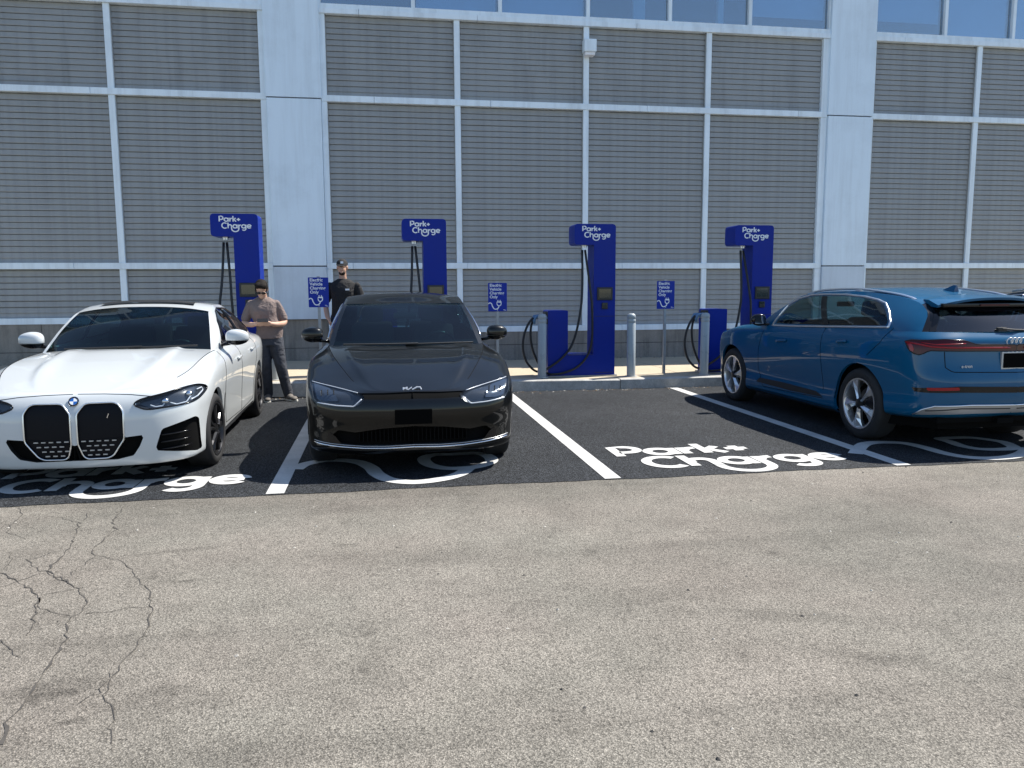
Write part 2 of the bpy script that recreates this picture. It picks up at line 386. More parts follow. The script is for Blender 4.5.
# ------------------------------------------------------------------ ground
KERB_Y = 11.95; SEAM_Y = 6.21; WALK_Z = 0.165; WALL_Y = 15.7
def sheet(name, x0, x1, y0, y1, z, mat, nx=1, ny=1, edge=None):
    V, F = [], []
    for j in range(ny+1):
        for i in range(nx+1):
            x = x0+(x1-x0)*i/nx; y = y0+(y1-y0)*j/ny
            if edge and j == 0: y += edge(x)
            V.append((x, y, z))
    for j in range(ny):
        for i in range(nx):
            a = j*(nx+1)+i; F.append((a, a+1, a+nx+2, a+nx+1))
    return obj(name, mesh_data(name, V, F, mat))
old = tag(sheet('ground', -300, 300, -300, 300, 0.0, 'asphalt_old'), kind='structure')
def seam(x):
    return 0.012*math.sin(x*2.1)+0.008*math.sin(x*7.3+1)+0.005*math.sin(x*23.0)
new = tag(sheet('parking_bays', -24, 34, SEAM_Y, KERB_Y+0.05, 0.004, 'asphalt_new', 900, 1, seam), kind='structure')

def painted_strip(name, pts, wd, z, parent):
    return MB().ribbon(pts, wd, z).build(name, 'road_paint', parent)
for x0, x1 in ((-3.62, -3.66), (-0.893, -0.93), (1.872, 1.84), (4.588, 4.575), (7.36, 7.37), (-6.35, -6.39), (10.1, 10.12)):
    painted_strip('bay_line', [(x0, SEAM_Y+0.015), (x0*0.5+x1*0.5, 9), (x1, KERB_Y-0.04)], 0.142, 0.008, new)

# stroke letters: cap height 1, list of polylines and an advance width
def arc(cx, cy, r, a0, a1, n=18, ry=None):
    ry = r if ry is None else ry
    return [(cx+r*math.cos(R_(a0+(a1-a0)*k/n)), cy+ry*math.sin(R_(a0+(a1-a0)*k/n))) for k in range(n+1)]
XH = 0.70
GL = {
 'P': ([[(0.1, 0), (0.1, 0.9), (0.34, 0.9)]+arc(0.36, 0.625, 0.275, 90, -90, 12)[1:]+[(0.16, 0.35)]], 0.72),
 'a': ([arc(0.36, 0.32, 0.28, 0, 360, 28), [(0.66, 0.0), (0.66, 0.62)]], 0.80),
 'r': ([[(0.1, 0), (0.1, 0.62)], [(0.12, 0.34)]+arc(0.40, 0.28, 0.27, 160, 84, 8)], 0.46),
 'k': ([[(0.1, 0), (0.1, 0.95)], [(0.15, 0.27), (0.48, 0.62)], [(0.24, 0.36), (0.52, 0.0)]], 0.58),
 '+': ([[(0.05, 0.36), (0.55, 0.36)], [(0.30, 0.11), (0.30, 0.61)]], 0.62),
 'C': ([arc(0.48, 0.45, 0.40, 48, 312, 26, 0.45)], 0.86),
 'h': ([[(0.1, 0), (0.1, 0.95)], [(0.14, 0.30)]+arc(0.36, 0.36, 0.24, 165, 0, 12)+[(0.60, 0.20), (0.60, 0.0)]], 0.74),
 'g': ([arc(0.36, 0.32, 0.28, 0, 360, 28), [(0.66, 0.62), (0.66, -0.05)]+arc(0.38, -0.06, 0.28, 0, -140, 14)[1:]], 0.80),
 'e': ([arc(0.36, 0.32, 0.28, -38, -352, 28), [(0.12, 0.32), (0.62, 0.32)]], 0.74),
}
def logo_strokes():
    """two-line wordmark with a smile under the second line's a; unit = cap height"""
    L = []; x = 0.0
    for ch in 'Park+':
        st, ad = GL[ch]; L += [[(x+p[0], 1.13+p[1]) for p in s] for s in st]; x += ad
    x = 0.36
    for i, ch in enumerate('Charge'):
        st, ad = GL[ch]; L += [[(x+p[0], p[1]) for p in s] for s in st]
        if i == 1: xs = x+0.60
        if i == 3: xr = x+0.10
        x += ad
    c = (xs+xr)/2; r = (xr-xs)/2
    L.append([(xs, 0.1)]+arc(c, -0.08, r, 180, 360, 22, 0.52*r/0.55)+[(xr, 0.1)])
    return L
LOGO = logo_strokes()
def logo_mesh(mapf, wd, dz):
    V, F = [], []; mb = MB()
    for i, s in enumerate(LOGO):
        b = MB().ribbon(s, wd, 0.0); k = dz*(i % 7)
        mb.add([mapf(v[0], v[1], k) for v in b.V], b.F)
    return mb
def ground_logo(x0, y0, sx=0.4465, sy=0.455):
    logo_mesh(lambda u, v, k: (x0+u*sx, y0+v*sy, 0.008+k), 0.215, 0.0004).build('bay_wordmark', 'road_paint', new)
ground_logo(2.160, 6.54)
ground_logo(-3.286, 6.63)

def ground_path(px, n=6): return [px_ground(*p) for p in spline(px, n)]
A = lambda L_, ox, oy, k: [(ox+x/k, oy+y/k) for x, y in L_]
cable1 = A([(86, 668), (120, 650), (200, 637), (290, 643), (336, 662), (358, 684), (400, 703), (480, 711), (570, 701), (632, 684), (662, 664)], 270, 270, 3.338)
plug1 = A([(600, 618), (545, 620), (514, 632), (530, 652), (580, 664), (650, 664), (700, 657), (738, 642), (730, 625), (690, 614)], 270, 270, 3.338)
MB().ribbon(ground_path(cable1), 0.135, 0.0085).build('bay_cable_marking', 'road_paint', new)
pl = [px_ground(*p) for p in spline(plug1, 6, True)]; MB().ribbon(pl, 0.125, 0.0093, closed=True).build('bay_plug_marking', 'road_paint', new)
dx, dy = 2.733*2, -0.02
c2 = A([(-30, 215), (10, 165), (60, 148), (150, 143), (280, 150), (400, 176), (520, 210), (650, 234), (800, 244), (930, 236), (1010, 215), (1060, 180)], 860, 420, 6.24)
p2 = A([(700, 116), (580, 116), (500, 122), (560, 140), (640, 168), (750, 186), (880, 188), (960, 180), (930, 158), (870, 138)], 860, 420, 6.24)
MB().ribbon(ground_path(c2), 0.135, 0.0085).build('bay_cable_marking', 'road_paint', new)
MB().ribbon([px_ground(*p) for p in spline(p2, 6, True)], 0.125, 0.0093, closed=True).build('bay_plug_marking', 'road_paint', new)

# cracks in the old asphalt
def crack(px, w0, w1):
    P = [px_ground(*p) for p in px]; P = [tuple(p) for p in resample([np.array(p) for p in P], 0.045)]
    P = [(p[0]+random.gauss(0, 0.008), p[1]+random.gauss(0, 0.010)) for p in P]
    ws = [min(0.013, max(0.003, (w0+(w1-w0)*i/len(P))*random.choice((0.10, 0.2, 0.35, 0.6, 1.0)))) for i in range(len(P))]
    MB().ribbon(P, ws, 0.003, jitter=0.4).build('crack', 'crack', old)
K = lambda L_: [(x/2.34, 440+y/2.341) for x, y in L_]
crack(K([(292, 155), (262, 190), (268, 212), (222, 250), (218, 268), (268, 280), (300, 292), (322, 325), (352, 355), (350, 430), (318, 485), (300, 505), (262, 545), (250, 600), (268, 650), (262, 715)]), 0.010, 0.006)
crack(K([(205, 172), (180, 210), (158, 262), (130, 290), (105, 310), (140, 325), (180, 345), (205, 370)]), 0.012, 0.012)
crack(K([(60, 280), (100, 305), (160, 330)]), 0.014, 0.010)
crack(K([(0, 312), (40, 330), (70, 345), (92, 370), (88, 395), (120, 400), (160, 412)]), 0.016, 0.010)
crack(K([(92, 372), (78, 430), (60, 460)]), 0.014, 0.006)
crack(K([(164, 415), (150, 470), (118, 520), (96, 560), (52, 620), (20, 670), (2, 716)]), 0.012, 0.016)
crack(K([(50, 150), (52, 175), (20, 205), (24, 220), (60, 232)]), 0.008, 0.006)
crack(K([(24, 262), (28, 280), (10, 300)]), 0.008, 0.006)
crack(K([(105, 310), (60, 325), (0, 345)]), 0.006, 0.004)
crack(K([(120, 265), (90, 275), (60, 283)]), 0.005, 0.004)
crack(K([(140, 180), (165, 190), (185, 197)]), 0.007, 0.004)
crack(K([(100, 362), (140, 355), (170, 350)]), 0.006, 0.003)
crack(K([(205, 372), (190, 405), (164, 415)]), 0.006, 0.004)
crack(K([(200, 405), (270, 400), (345, 392)]), 0.005, 0.003)
crack(K([(262, 545), (225, 600), (190, 615)]), 0.005, 0.003)
crack(K([(0, 470), (24, 490), (40, 512)]), 0.010, 0.004)
crack(K([(160, 318), (195, 290), (222, 270)]), 0.006, 0.003)

# ------------------------------------------------------------------ kerb and pavement
def rise(x):
    """the pavement climbs slightly towards the left"""
    return 0.014*min(6.0, max(0.0, 3.0-x))
def rise_a(x): return math.atan(0.014) if -3.2 < x < 2.9 else 0.0
def kerb_mesh(w):
    poly = [(0, -0.05), (0.15, -0.05), (0.15, WALK_Z+0.004), (0.035, WALK_Z+0.004), (0.012, WALK_Z-0.012), (0.006, 0.06)]
    mb = MB().prism(poly, 'x', -w/2, w/2, 0.004)
    return mesh_data('kerb_block', mb.V, mb.F, 'concrete_kerb')
kerb = empty('kerb', (3, KERB_Y, 0)); kerb['kind'] = 'structure'
km = kerb_mesh(1.80-0.012)
x = -24.2
while x < 34:
    o = obj('kerb_block', km, kerb, (x-3, random.uniform(-0.003, 0.003), rise(x)+random.uniform(-0.003, 0.002)), (0, rise_a(x), 0)); x += 1.80
walk = empty('pavement', (3, KERB_Y+0.15, WALK_Z)); walk['kind'] = 'structure'
mb = MB().box(-27, 31, 0.02, WALL_Y-KERB_Y-0.15, -0.2, -0.008).build('joint_bed', 'concrete_kerb', walk)
sm = MB().box(-1.24, 1.24, 0.006, WALL_Y-KERB_Y-0.17, -0.1, 0.0, 0.004); sm = mesh_data('slab', sm.V, sm.F, 'concrete_walk')
x = -23.7
while x < 33:
    obj('slab', sm, walk, (x-3, 0, rise(x)+random.uniform(-0.002, 0.002)), (0, rise_a(x), 0)); x += 2.49

# ------------------------------------------------------------------ building
BLD = empty('building', (3, WALL_Y, WALK_Z), 'grey louvred building with white frame, pale columns and upper windows', 'building')
BX, BY, BZ = BLD.location
RL = (BX, BY, BZ)
Z4L, Z4M, Z3, Z2, Z1B, Z1T, ZTOP = 1.057, 0.80, 2.071, 5.219, 6.753, 6.933, 8.5
RH = 0.115
P1 = (-2.091, -1.095); P2 = (9.307, 10.308)
bays = [(-12.6, -10.03, Z4L, 0), (-10.03, -7.43, Z4L, 0), (-7.43, -4.823, Z4L, 1), (-4.823, -2.145, Z4L, 1), (-1.04, 1.50, Z4M, 1), (1.50, 4.077, Z4M, 1), (4.077, 6.65, Z4M, 1),
        (6.65, 9.235, Z4M, 1), (10.34, 12.83, Z4M, 1), (12.83, 15.40, Z4M, 1), (15.40, 17.97, Z4M, 0)]
def slat_mesh(wd):
    prof = [(0.004, -0.020), (0.0, -0.010), (0.016, 0.078), (0.060, 0.112), (0.063, 0.108), (0.022, 0.074), (0.008, -0.020)]
    m_ = len(prof); V = [(sx*wd/2, y, z) for sx in (-1, 1) for y, z in prof]
    F = [tuple(range(m_)), tuple(range(2*m_-1, m_-1, -1))]+[(i, i+m_, (i+1) % m_+m_, (i+1) % m_) for i in range(m_)]
    return V, F
PITCH_S = 0.1085
fr = 0.055
for bx0, bx1, z4, near in bays:
    a0, a1 = bx0+fr, bx1-fr; wd = a1-a0; SV, SF = slat_mesh(wd)
    sd = mesh_data('slat', SV, SF, 'louvre_grey')
    for (zb, zt, single) in ((z4+RH/2, Z3-RH/2, near), (Z3+RH/2, Z2-RH/2, near), (Z2+RH/2, Z1B, 0)):
        pn = MB().box(a0, a1, WALL_Y+0.13, WALL_Y+0.15, zb, zt).build('louvre_panel', 'louvre_dark', BLD, rel=RL)
        cnt = int(round((zt-zb)/PITCH_S)); pt = (zt-zb)/cnt; big = MB()
        for k in range(cnt):
            c = ((a0+a1)/2, WALL_Y+0.045, zb+k*pt+(0.021 if k == 0 else 0.0))
            if single: obj('slat', sd, pn, (c[0]-BX, c[1]-BY+random.uniform(-0.002, 0.002), c[2]-BZ))
            else: big.add([(v[0]+c[0], v[1]+c[1], v[2]+c[2]) for v in SV], SF)
        if big.V: tag(big.build('slat_bank', 'louvre_grey', pn, rel=RL), kind='stuff')
        # side jambs of the opening
        MB().box(a0-0.02, a0+0.012, WALL_Y+0.03, WALL_Y+0.125, zb, zt).build('jamb', 'louvre_grey', pn, rel=RL)
        MB().box(a1-0.012, a1+0.02, WALL_Y+0.03, WALL_Y+0.125, zb, zt).build('jamb', 'louvre_grey', pn, rel=RL)
# mullions and rails (rails proud of mullions)
for xm, z4 in ((-10.03, Z4L), (-7.43, Z4L), (-4.823, Z4L), (1.50, Z4M), (4.077, Z4M), (6.65, Z4M), (12.83, Z4M), (15.40, Z4M)):
    for zb, zt in ((z4+RH/2, Z3-RH/2), (Z3+RH/2, Z2-RH/2), (Z2+RH/2, Z1B)):
        MB().box(xm-fr, xm+fr, WALL_Y-0.012, WALL_Y+0.10, zb+0.001, zt-0.001, 0.004).build('mullion', 'frame_white', BLD, rel=RL)
for (xa, xb, xp) in ((P1[0]-0.11, P1[0]-0.004, -1), (P1[1]+0.004, P1[1]+0.11, 1), (P2[0]-0.145, P2[0]-0.004, -1), (P2[1]+0.004, P2[1]+0.06, 1)):
    z4 = Z4L if xa < -2 else Z4M
    for zb, zt in ((z4+RH/2, Z3-RH/2), (Z3+RH/2, Z2-RH/2), (Z2+RH/2, Z1B)):
        MB().box(xa, xb, WALL_Y-0.02, WALL_Y+0.12, zb+0.001, zt-0.001, 0.004).build('jamb_frame', 'frame_white', BLD, rel=RL)
for xa, xb, z4, joints in ((-12.6, P1[0]-0.004, Z4L, (-9.2, -5.42)), (P1[1]+0.004, P2[0]-0.004, Z4M, (-0.35, 1.9, 5.1, 8.4)), (P2[1]+0.004, 17.97, Z4M, (11.0, 14.2))):
    for zc in (z4, Z3, Z2):
        xs = [xa]+[j_+0.3*math.sin(zc*5) for j_ in joints]+[xb]
        for u0, u1 in zip(xs[:-1], xs[1:]):
            MB().box(u0+0.003, u1-0.003, WALL_Y-0.03, WALL_Y+0.11, zc-RH/2, zc+RH/2, 0.004).build('rail', 'frame_white', BLD, rel=RL)
    # window sill rail: lower fascia and upper sill
    xs = [xa]+list(joints)+[xb]
    for u0, u1 in zip(xs[:-1], xs[1:]):
        MB().box(u0+0.003, u1-0.003, WALL_Y-0.05, WALL_Y+0.12, Z1B, Z1T-0.085, 0.005).build('sill', 'frame_white', BLD, rel=RL)
    MB().box(xa, xb, WALL_Y-0.03, WALL_Y+0.12, Z1T-0.082, Z1T, 0.004).build('sill_trim', 'frame_white', BLD, rel=RL)
# columns: stacked metal panels with open joints
def column(xa, xb, zbot):
    c = MB().box(xa+0.02, xb-0.02, WALL_Y-0.02, WALL_Y+0.3, zbot, ZTOP).build('column', 'seam_dark', BLD, rel=RL)
    zs = [zbot, Z3-0.005, Z2-0.02, ZTOP]
    for i, (u0, u1) in enumerate(zip(zs[:-1], zs[1:])):
        w2 = 0.0 if i < 2 else 0.012
        MB().box(xa-w2, xb+w2, WALL_Y-0.075, WALL_Y+0.1, u0+0.010, u1-0.012, 0.006).build('column_panel', 'panel_white' if i != 0 else 'panel_lower', c, rel=RL)
column(P1[0], P1[1], 1.033); column(P2[0], P2[1], 0.80)
# concrete upstand under the frames
def upstand(xa, xb, zt, n):
    for i in range(n):
        u0 = xa+(xb-xa)*i/n; u1 = xa+(xb-xa)*(i+1)/n
        MB().box(u0+0.004, u1-0.004, WALL_Y-0.02, WALL_Y+0.3, WALK_Z-0.15, 0.472, 0.004).build('concrete_block', 'concrete_wall', BLD, rel=RL)
        MB().box(u0+0.004, u1-0.004, WALL_Y-0.015, WALL_Y+0.3, 0.482, zt-RH/2-0.001, 0.004).build('concrete_block', 'concrete_wall', BLD, rel=RL)
    MB().box(xa, xb, WALL_Y+0.0, WALL_Y+0.25, WALK_Z-0.1, zt-RH/2-0.01).build('mortar', 'seam_dark', BLD, rel=RL)
upstand(-12.6, P1[0]-0.01, Z4L, 5); upstand(P1[0], P1[1], 1.033+RH/2, 1); upstand(P1[1]+0.01, P2[0]-0.01, Z4M, 5); upstand(P2[0]-0.004, P2[1], 0.80+RH/2, 1); upstand(P2[1]+0.01, 17.97, Z4M, 4)
# windows
def window(xa, xb, blind=None):
    z0, z1 = Z1T+0.002, 8.2; t = 0.035
    f = MB().box(xa, xa+t, WALL_Y-0.02, WALL_Y+0.10, z0, z1).box(xb-t, xb, WALL_Y-0.02, WALL_Y+0.10, z0, z1).box(xa+t, xb-t, WALL_Y+0.0, WALL_Y+0.10, z1-t, z1).build('window', 'frame_white', BLD, rel=RL)
    MB().box(xa+t, xb-t, WALL_Y+0.055, WALL_Y+0.065, z0, z1-t).build('pane', 'window_glass', f, rel=RL)
    if blind is not None: MB().box(xa+t+0.03, xb-t-0.03, WALL_Y+0.16, WALL_Y+0.17, blind, z1-0.05).build('blind', 'blind', f, rel=RL)
for a_, b_, bl in ((-9.1, -7.4, 7.0), (-7.4, -5.7, None), (-5.7, -4.0, 7.2), (-4.0, -2.10, 7.0), (-1.085, 0.672, None), (0.672, 2.349, 6.94), (2.349, 4.106, 6.94), (4.106, 5.803, None), (5.803, 7.517, None), (7.517, 9.29, 7.17),
                   (10.32, 11.965, 7.21), (11.965, 13.598, 6.94), (13.598, 15.3, 6.94), (15.3, 17.0, 7.3)):
    window(a_, b_, bl)
MB().box(5.2, 5.45, WALL_Y+0.5, WALL_Y+0.6, Z1T, 8.3).box(7.0, 7.12, WALL_Y+0.4, WALL_Y+0.5, Z1T, 8.3).build('inner_post', 'frame_white', BLD, rel=RL)
MB().box(-12.6, 17.97, WALL_Y+2.2, WALL_Y+2.3, Z1T-0.4, 8.3).box(-12.6, 17.97, WALL_Y+0.2, WALL_Y+2.2, Z1T-0.5, Z1T-0.4).build('room_back', 'room_dark', BLD, rel=RL)
MB().box(-12.6, P1[0]-0.02, WALL_Y-0.02, WALL_Y+0.3, 8.2, ZTOP-0.004).box(P1[1]+0.02, P2[0]-0.02, WALL_Y-0.02, WALL_Y+0.3, 8.2, ZTOP-0.004).box(P2[1]+0.02, 17.97, WALL_Y-0.02, WALL_Y+0.3, 8.2, ZTOP-0.004).build('parapet', 'panel_white', BLD, rel=RL)
MB().box(-12.6, 17.97, WALL_Y+0.31, WALL_Y+14, 8.3, ZTOP-0.05).box(-12.6, 17.97, WALL_Y+13.8, WALL_Y+14, 0, 8.29).box(-12.6, -12.5, WALL_Y+0.32, WALL_Y+13.7, 0, 8.29).box(17.85, 17.97, WALL_Y+0.32, WALL_Y+13.7, 0, 8.29).build('shell', 'panel_lower', BLD, rel=RL)
for i, xx in enumerate((-0.2, 1.4, 3.2, 4.9, 6.6, 8.3, 11.1, 12.7, 14.3)):   # ceiling strips seen through the glass
    MB().box(xx-0.06, xx+0.06, WALL_Y+0.5, WALL_Y+1.9, 8.16, 8.2).build('ceiling_strip', 'vinyl_white', BLD, rel=RL)
MB().box(-12.4, 17.8, WALL_Y+0.33, WALL_Y+2.2, 8.22, 8.28).build('room_ceiling', 'blind', BLD, rel=RL)
# small wall lamp box on the centre mullion
lamp = empty('wall_lamp', (4.11, WALL_Y-0.012, 6.17), 'small white wall lamp fixed high on a frame post', 'wall lamp')
MB().box(-0.125, 0.125, -0.20, -0.002, 0.06, 0.30, 0.02).build('housing', 'frame_white', lamp)
MB().box(-0.10, 0.10, -0.17, -0.004, 0.0, 0.058, 0.012).build('lens', 'vinyl_white', lamp)

# ------------------------------------------------------------------ chargers
CH_Y = 12.65
def px_plane(x, y, Y):
    d = px_ray(x, y); k = Y/d.y
    return (d.x*k, Y, CAM_H+d.z*k)
def rounded(poly, r, n=4):
    """round the corners of a polygon"""
    P = [np.array(p, float) for p in poly]; out = []; m = len(P)
    rr = r if hasattr(r, '__len__') else [r]*m
    for i in range(m):
        a, b, c = P[i-1], P[i], P[(i+1) % m]; u = (a-b)/np.linalg.norm(a-b); v = (c-b)/np.linalg.norm(c-b)
        if rr[i] <= 0: out.append(tuple(b)); continue
        p0, p1 = b+u*rr[i], b+v*rr[i]
        for k in range(n+1):
            t = k/n; out.append(tuple((1-t)**2*p0+2*t*(1-t)*b+t*t*p1))
    return out
def make_charger():
    r = empty('charging_station', (3.1825, CH_Y, WALK_Z))
    poly = rounded([(-0.565, 0), (0.565, 0), (0.565, 2.475), (-0.125, 2.475), (-0.125, 2.14), (0.20, 2.14), (0.20, 0.355), (-0.23, 0.355), (-0.23, 1.082), (-0.565, 1.082)],
                   [0.004, 0.004, 0.06, 0.06, 0.06, 0.004, 0.004, 0.004, 0.02, 0.03])
    MB().prism(poly, 'y', -0.20, 0.20, 0.007).build('cabinet', 'charger_blue', r)
    MB().box(-0.60, 0.60, -0.235, 0.235, -0.004, 0.012).build('base_plate', 'galv', r)
    # seams: service door on the column, head joint
    MB().box(0.226, 0.545, -0.204, -0.199, 0.05, 0.056).box(0.226, 0.545, -0.204, -0.199, 0.98, 0.985).build('door_seam', 'seam_dark', r)
    MB().box(-0.23, 0.20, -0.204, -0.199, 0.345, 0.349).build('foot_seam', 'seam_dark', r)
    s = MB().box(0.255, 0.515, -0.222, -0.198, 1.245, 1.455, 0.008).build('screen', 'plastic_black', r)
    MB().box(0.285, 0.485, -0.226, -0.221, 1.285, 1.425).build('display', 'screen', s)
    MB().box(0.335, 0.435, -0.225, -0.199, 1.10, 1.205, 0.008).build('card_reader', 'plastic_black', r)
    MB().box(0.35, 0.42, -0.228, -0.224, 1.165, 1.195).build('reader_lamp', 'screen', r)
    # cable glands under the head
    for gx in (0.05, 0.085):
        MB().lathe([(0.022, 2.10), (0.022, 2.125), (0.03, 2.127), (0.03, 2.142)], 12, 'z', (gx, -0.08, 0)).build('cable_gland', 'metal_light', r, auto=40)
    # wordmark
    logo_mesh(lambda u, v, k: (0.0+u*0.098*1.02+0.0, -0.2025-k, 2.262+v*0.086), 0.19, 0.00025).build('wordmark', 'vinyl_white', r)
    base = Vector(r.location)
    def loc(px, Y): return [tuple(Vector(px_plane(x_, y_, Y))-base) for x_, y_ in px]
    a = spline(loc([(585.2, 250), (583, 290), (578, 325), (571, 347), (560, 360), (549, 368), (542, 372.5)], CH_Y-0.27), 6)
    a = [(p[0], -0.08-(0.19 if i > 8 else 0.19*i/8), p[2]) for i, p in enumerate(a)]
    a2 = spline(loc([(542, 373), (534, 370.5), (526.5, 362), (523, 349), (524, 336), (528, 325), (533, 318)], CH_Y-0.24), 6)
    b = spline(loc([(588, 250), (591, 290), (592.3, 325), (591, 345), (586, 358), (576, 368), (562, 373.5), (550, 374.8)], CH_Y-0.27), 6)
    b = [(p[0], -0.08-(0.20 if i > 8 else 0.20*i/8), p[2]) for i, p in enumerate(b)]
    b2 = spline(loc([(550, 374.8), (543, 371), (537, 361), (532.5, 349), (530.6, 336), (531.5, 325), (535, 318)], CH_Y-0.20), 6)
    MB().tube(a+a2[1:], 0.019, 10).build('cable', 'rubber', r, smooth=True)
    MB().tube(b+b2[1:], 0.019, 10).build('cable', 'rubber', r, smooth=True)
    for k, yy in enumerate((-0.16, -0.02)):
        h = MB().tube([(-0.565, yy, 0.96), (-0.66, yy-0.02, 0.985), (-0.74, yy-0.04, 0.97)], [0.035, 0.042, 0.034], 12).build('connector', 'plastic_black' if k else 'handle_blue', r, smooth=True)
        MB().tube([(-0.70, yy-0.05, 1.0), (-0.77, yy-0.07, 0.99), (-0.80, yy-0.075, 0.93), (-0.795, yy-0.075, 0.87)], [0.022, 0.026, 0.024, 0.021], 10).build('grip', 'handle_blue', h, smooth=True)
    MB().box(-0.60, -0.56, -0.195, 0.06, 0.86, 1.06, 0.01).build('holster', 'plastic_black', r)
    return r
ch0 = make_charger()
specs = [(3.1825, 1.0, 'blue charging station with both cables bare, between two bollards in the open bay'),
         (-2.43, 1.012, 'blue charging station behind the man in the grey shirt, beside the white car'),
         (0.418, 1.008, 'blue charging station rising behind the roof of the dark car'),
         (5.94, 1.0, 'blue charging station next to the nose of the blue car')]
for i, (x_, sz, lb) in enumerate(specs):
    c = ch0 if i == 0 else copy_tree(ch0)
    c.location = (x_, CH_Y, WALK_Z+0.006+rise(x_)); c.scale = (1, 1, sz); tag(c, lb, 'charging station', 'charging stations along the wall')

# ------------------------------------------------------------------ bollards
def make_bollard():
    r = empty('bollard', (0, 0, 0))
    MB().lathe([(0.0, 1.035), (0.03, 1.033), (0.055, 1.022), (0.068, 1.0), (0.07, 0.985), (0.07, 0.955), (0.066, 0.95), (0.066, 0.935), (0.07, 0.93), (0.07, 0.895), (0.066, 0.89), (0.066, 0.875), (0.07, 0.87), (0.07, 0.0)], 28).build('sleeve', 'bollard', r, auto=50)
    MB().lathe([(0.0, 0.012), (0.10, 0.012), (0.105, 0.0)], 24).build('footing', 'concrete_kerb', r, auto=40)
    return r
bo = make_bollard()
for i, (x_, y_, lb) in enumerate([(2.487, 12.30, 'grey bollard nearest the dark car, hiding part of a charger post'), (3.97, 12.25, 'grey bollard standing alone between a charger and a blue sign'), (5.22, 12.22, 'grey bollard in front of the charger by the blue car'), (-1.70, 12.36, 'grey bollard behind the legs of the man in the grey shirt')]):
    c = bo if i == 0 else copy_tree(bo)
    c.location = (x_, y_, WALK_Z+0.002+rise(x_)); tag(c, lb, 'bollard', 'bollards on the kerb'); c.rotation_euler = (R_((0.2, -0.25, 0.1, 0)[i]), R_((0.3, 0.1, -0.35, 0.2)[i]), i*1.3)

# ------------------------------------------------------------------ signs
def text_mesh(body, size, extr=0.0, spacing=1.0, bold=0.0):
    c = bpy.data.curves.new('t', 'FONT'); c.body = body; c.size = size; c.space_line = spacing; c.offset = bold; c.extrude = extr
    c.resolution_u = 3
    o = bpy.data.objects.new('t', c); COL.objects.link(o)
    dg = bpy.context.evaluated_depsgraph_get(); dg.update(); me = bpy.data.meshes.new_from_object(o.evaluated_get(dg))
    bpy.data.objects.remove(o); bpy.data.curves.remove(c)
    return me
def make_sign():
    r = empty('parking_sign', (0, 0, 0))
    MB().box(-0.022, 0.022, -0.022, 0.022, -0.02, 1.56, 0.004).build('post', 'galv', r)
    p = MB().prism(rounded([(-0.155, 1.075), (0.155, 1.075), (0.155, 1.54), (-0.155, 1.54)], 0.012), 'y', -0.034, -0.0245).build('plate', 'sign_blue', r)
    me = text_mesh('Electric\nVehicle\nCharging\nOnly', 0.066, spacing=0.95, bold=0.0014); me.materials.append(MATS['vinyl_white'])
    obj('lettering', me, p, (-0.13, -0.0355, 1.478), (R_(90), 0, 0))
    mb = MB()
    b = MB().ribbon(spline([(-0.153, 0.10), (-0.125, 0.115), (-0.10, 0.10), (-0.085, 0.06), (-0.06, 0.02), (-0.025, 0.012), (0.01, 0.03), (0.022, 0.06)], 6), 0.016); mb.add([(v[0], -0.0355, 1.10+v[1]) for v in b.V], b.F)
    b = MB().ribbon(arc(0.024, 0.10, 0.034, 180, 360, 14)+[(0.058, 0.128), (-0.010, 0.128), (-0.010, 0.10)], 0.014); mb.add([(v[0], -0.036, 1.10+v[1]) for v in b.V], b.F)
    for tx in (0.006, 0.042): mb.add(*(lambda q: ([(v[0], -0.0355, 1.10+v[1]) for v in q.V], q.F))(MB().ribbon([(tx, 0.13), (tx, 0.162)], 0.013)))
    mb.build('plug_symbol', 'vinyl_white', p)
    logo_mesh(lambda u, v, k: (0.093+u*0.0105, -0.0355-k*0.3, 1.090+v*0.0095), 0.19, 0.00025).build('small_print', 'vinyl_white', p)
    for z in (1.10, 1.515): MB().lathe([(0.0, -0.040), (0.007, -0.040), (0.009, -0.034)], 10, 'y', (0, 0, z)).build('bolt', 'metal_light', p)
    return r
sg = make_sign()
for i, (x_, y_, dz, lb) in enumerate([(4.66, 12.60, 0.0, 'blue charging sign on a steel post between two bollards'), (1.83, 12.75, -0.035, 'blue charging sign on a steel post beside the dark car mirror'), (-1.02, 12.64, 0.02, 'blue charging sign standing beside the man in black')]):
    c = sg if i == 0 else copy_tree(sg)
    c.location = (x_, y_, WALK_Z+0.02+dz+rise(x_)); c.rotation_euler = (0, 0, R_((1.5, -1, 2)[i])); tag(c, lb, 'sign', 'charging bay signs')

# ------------------------------------------------------------------ grit, leaf scraps and pebbles nobody could count
def scatter(name, n, place, size, mats, label):
    for mt in mats:
        mb = MB()
        for _ in range(n//len(mats)):
            x_, y_, z_ = place(); s_ = random.uniform(*size); a = random.uniform(0, 6.28); k = random.randint(4, 6)
            P = [(x_+s_*random.uniform(.6, 1.1)*math.cos(a+6.283*i/k), y_+s_*random.uniform(.5, 1.0)*math.sin(a+6.283*i/k)) for i in range(k)]
            h = s_*random.uniform(.3, .8)
            V = [(p[0], p[1], z_) for p in P]+[(x_+random.uniform(-.3, .3)*s_, y_, z_+h)]
            mb.add(V, [(i, (i+1) % k, k) for i in range(k)])
        tag(mb.build(name, mt), label, 'grit', kind='stuff')
simple('grit_dark', (0.06, 0.055, 0.05), 0.9); simple('grit_pale', (0.42, 0.39, 0.34), 0.9); simple('leaf_dry', (0.16, 0.10, 0.045), 0.9)
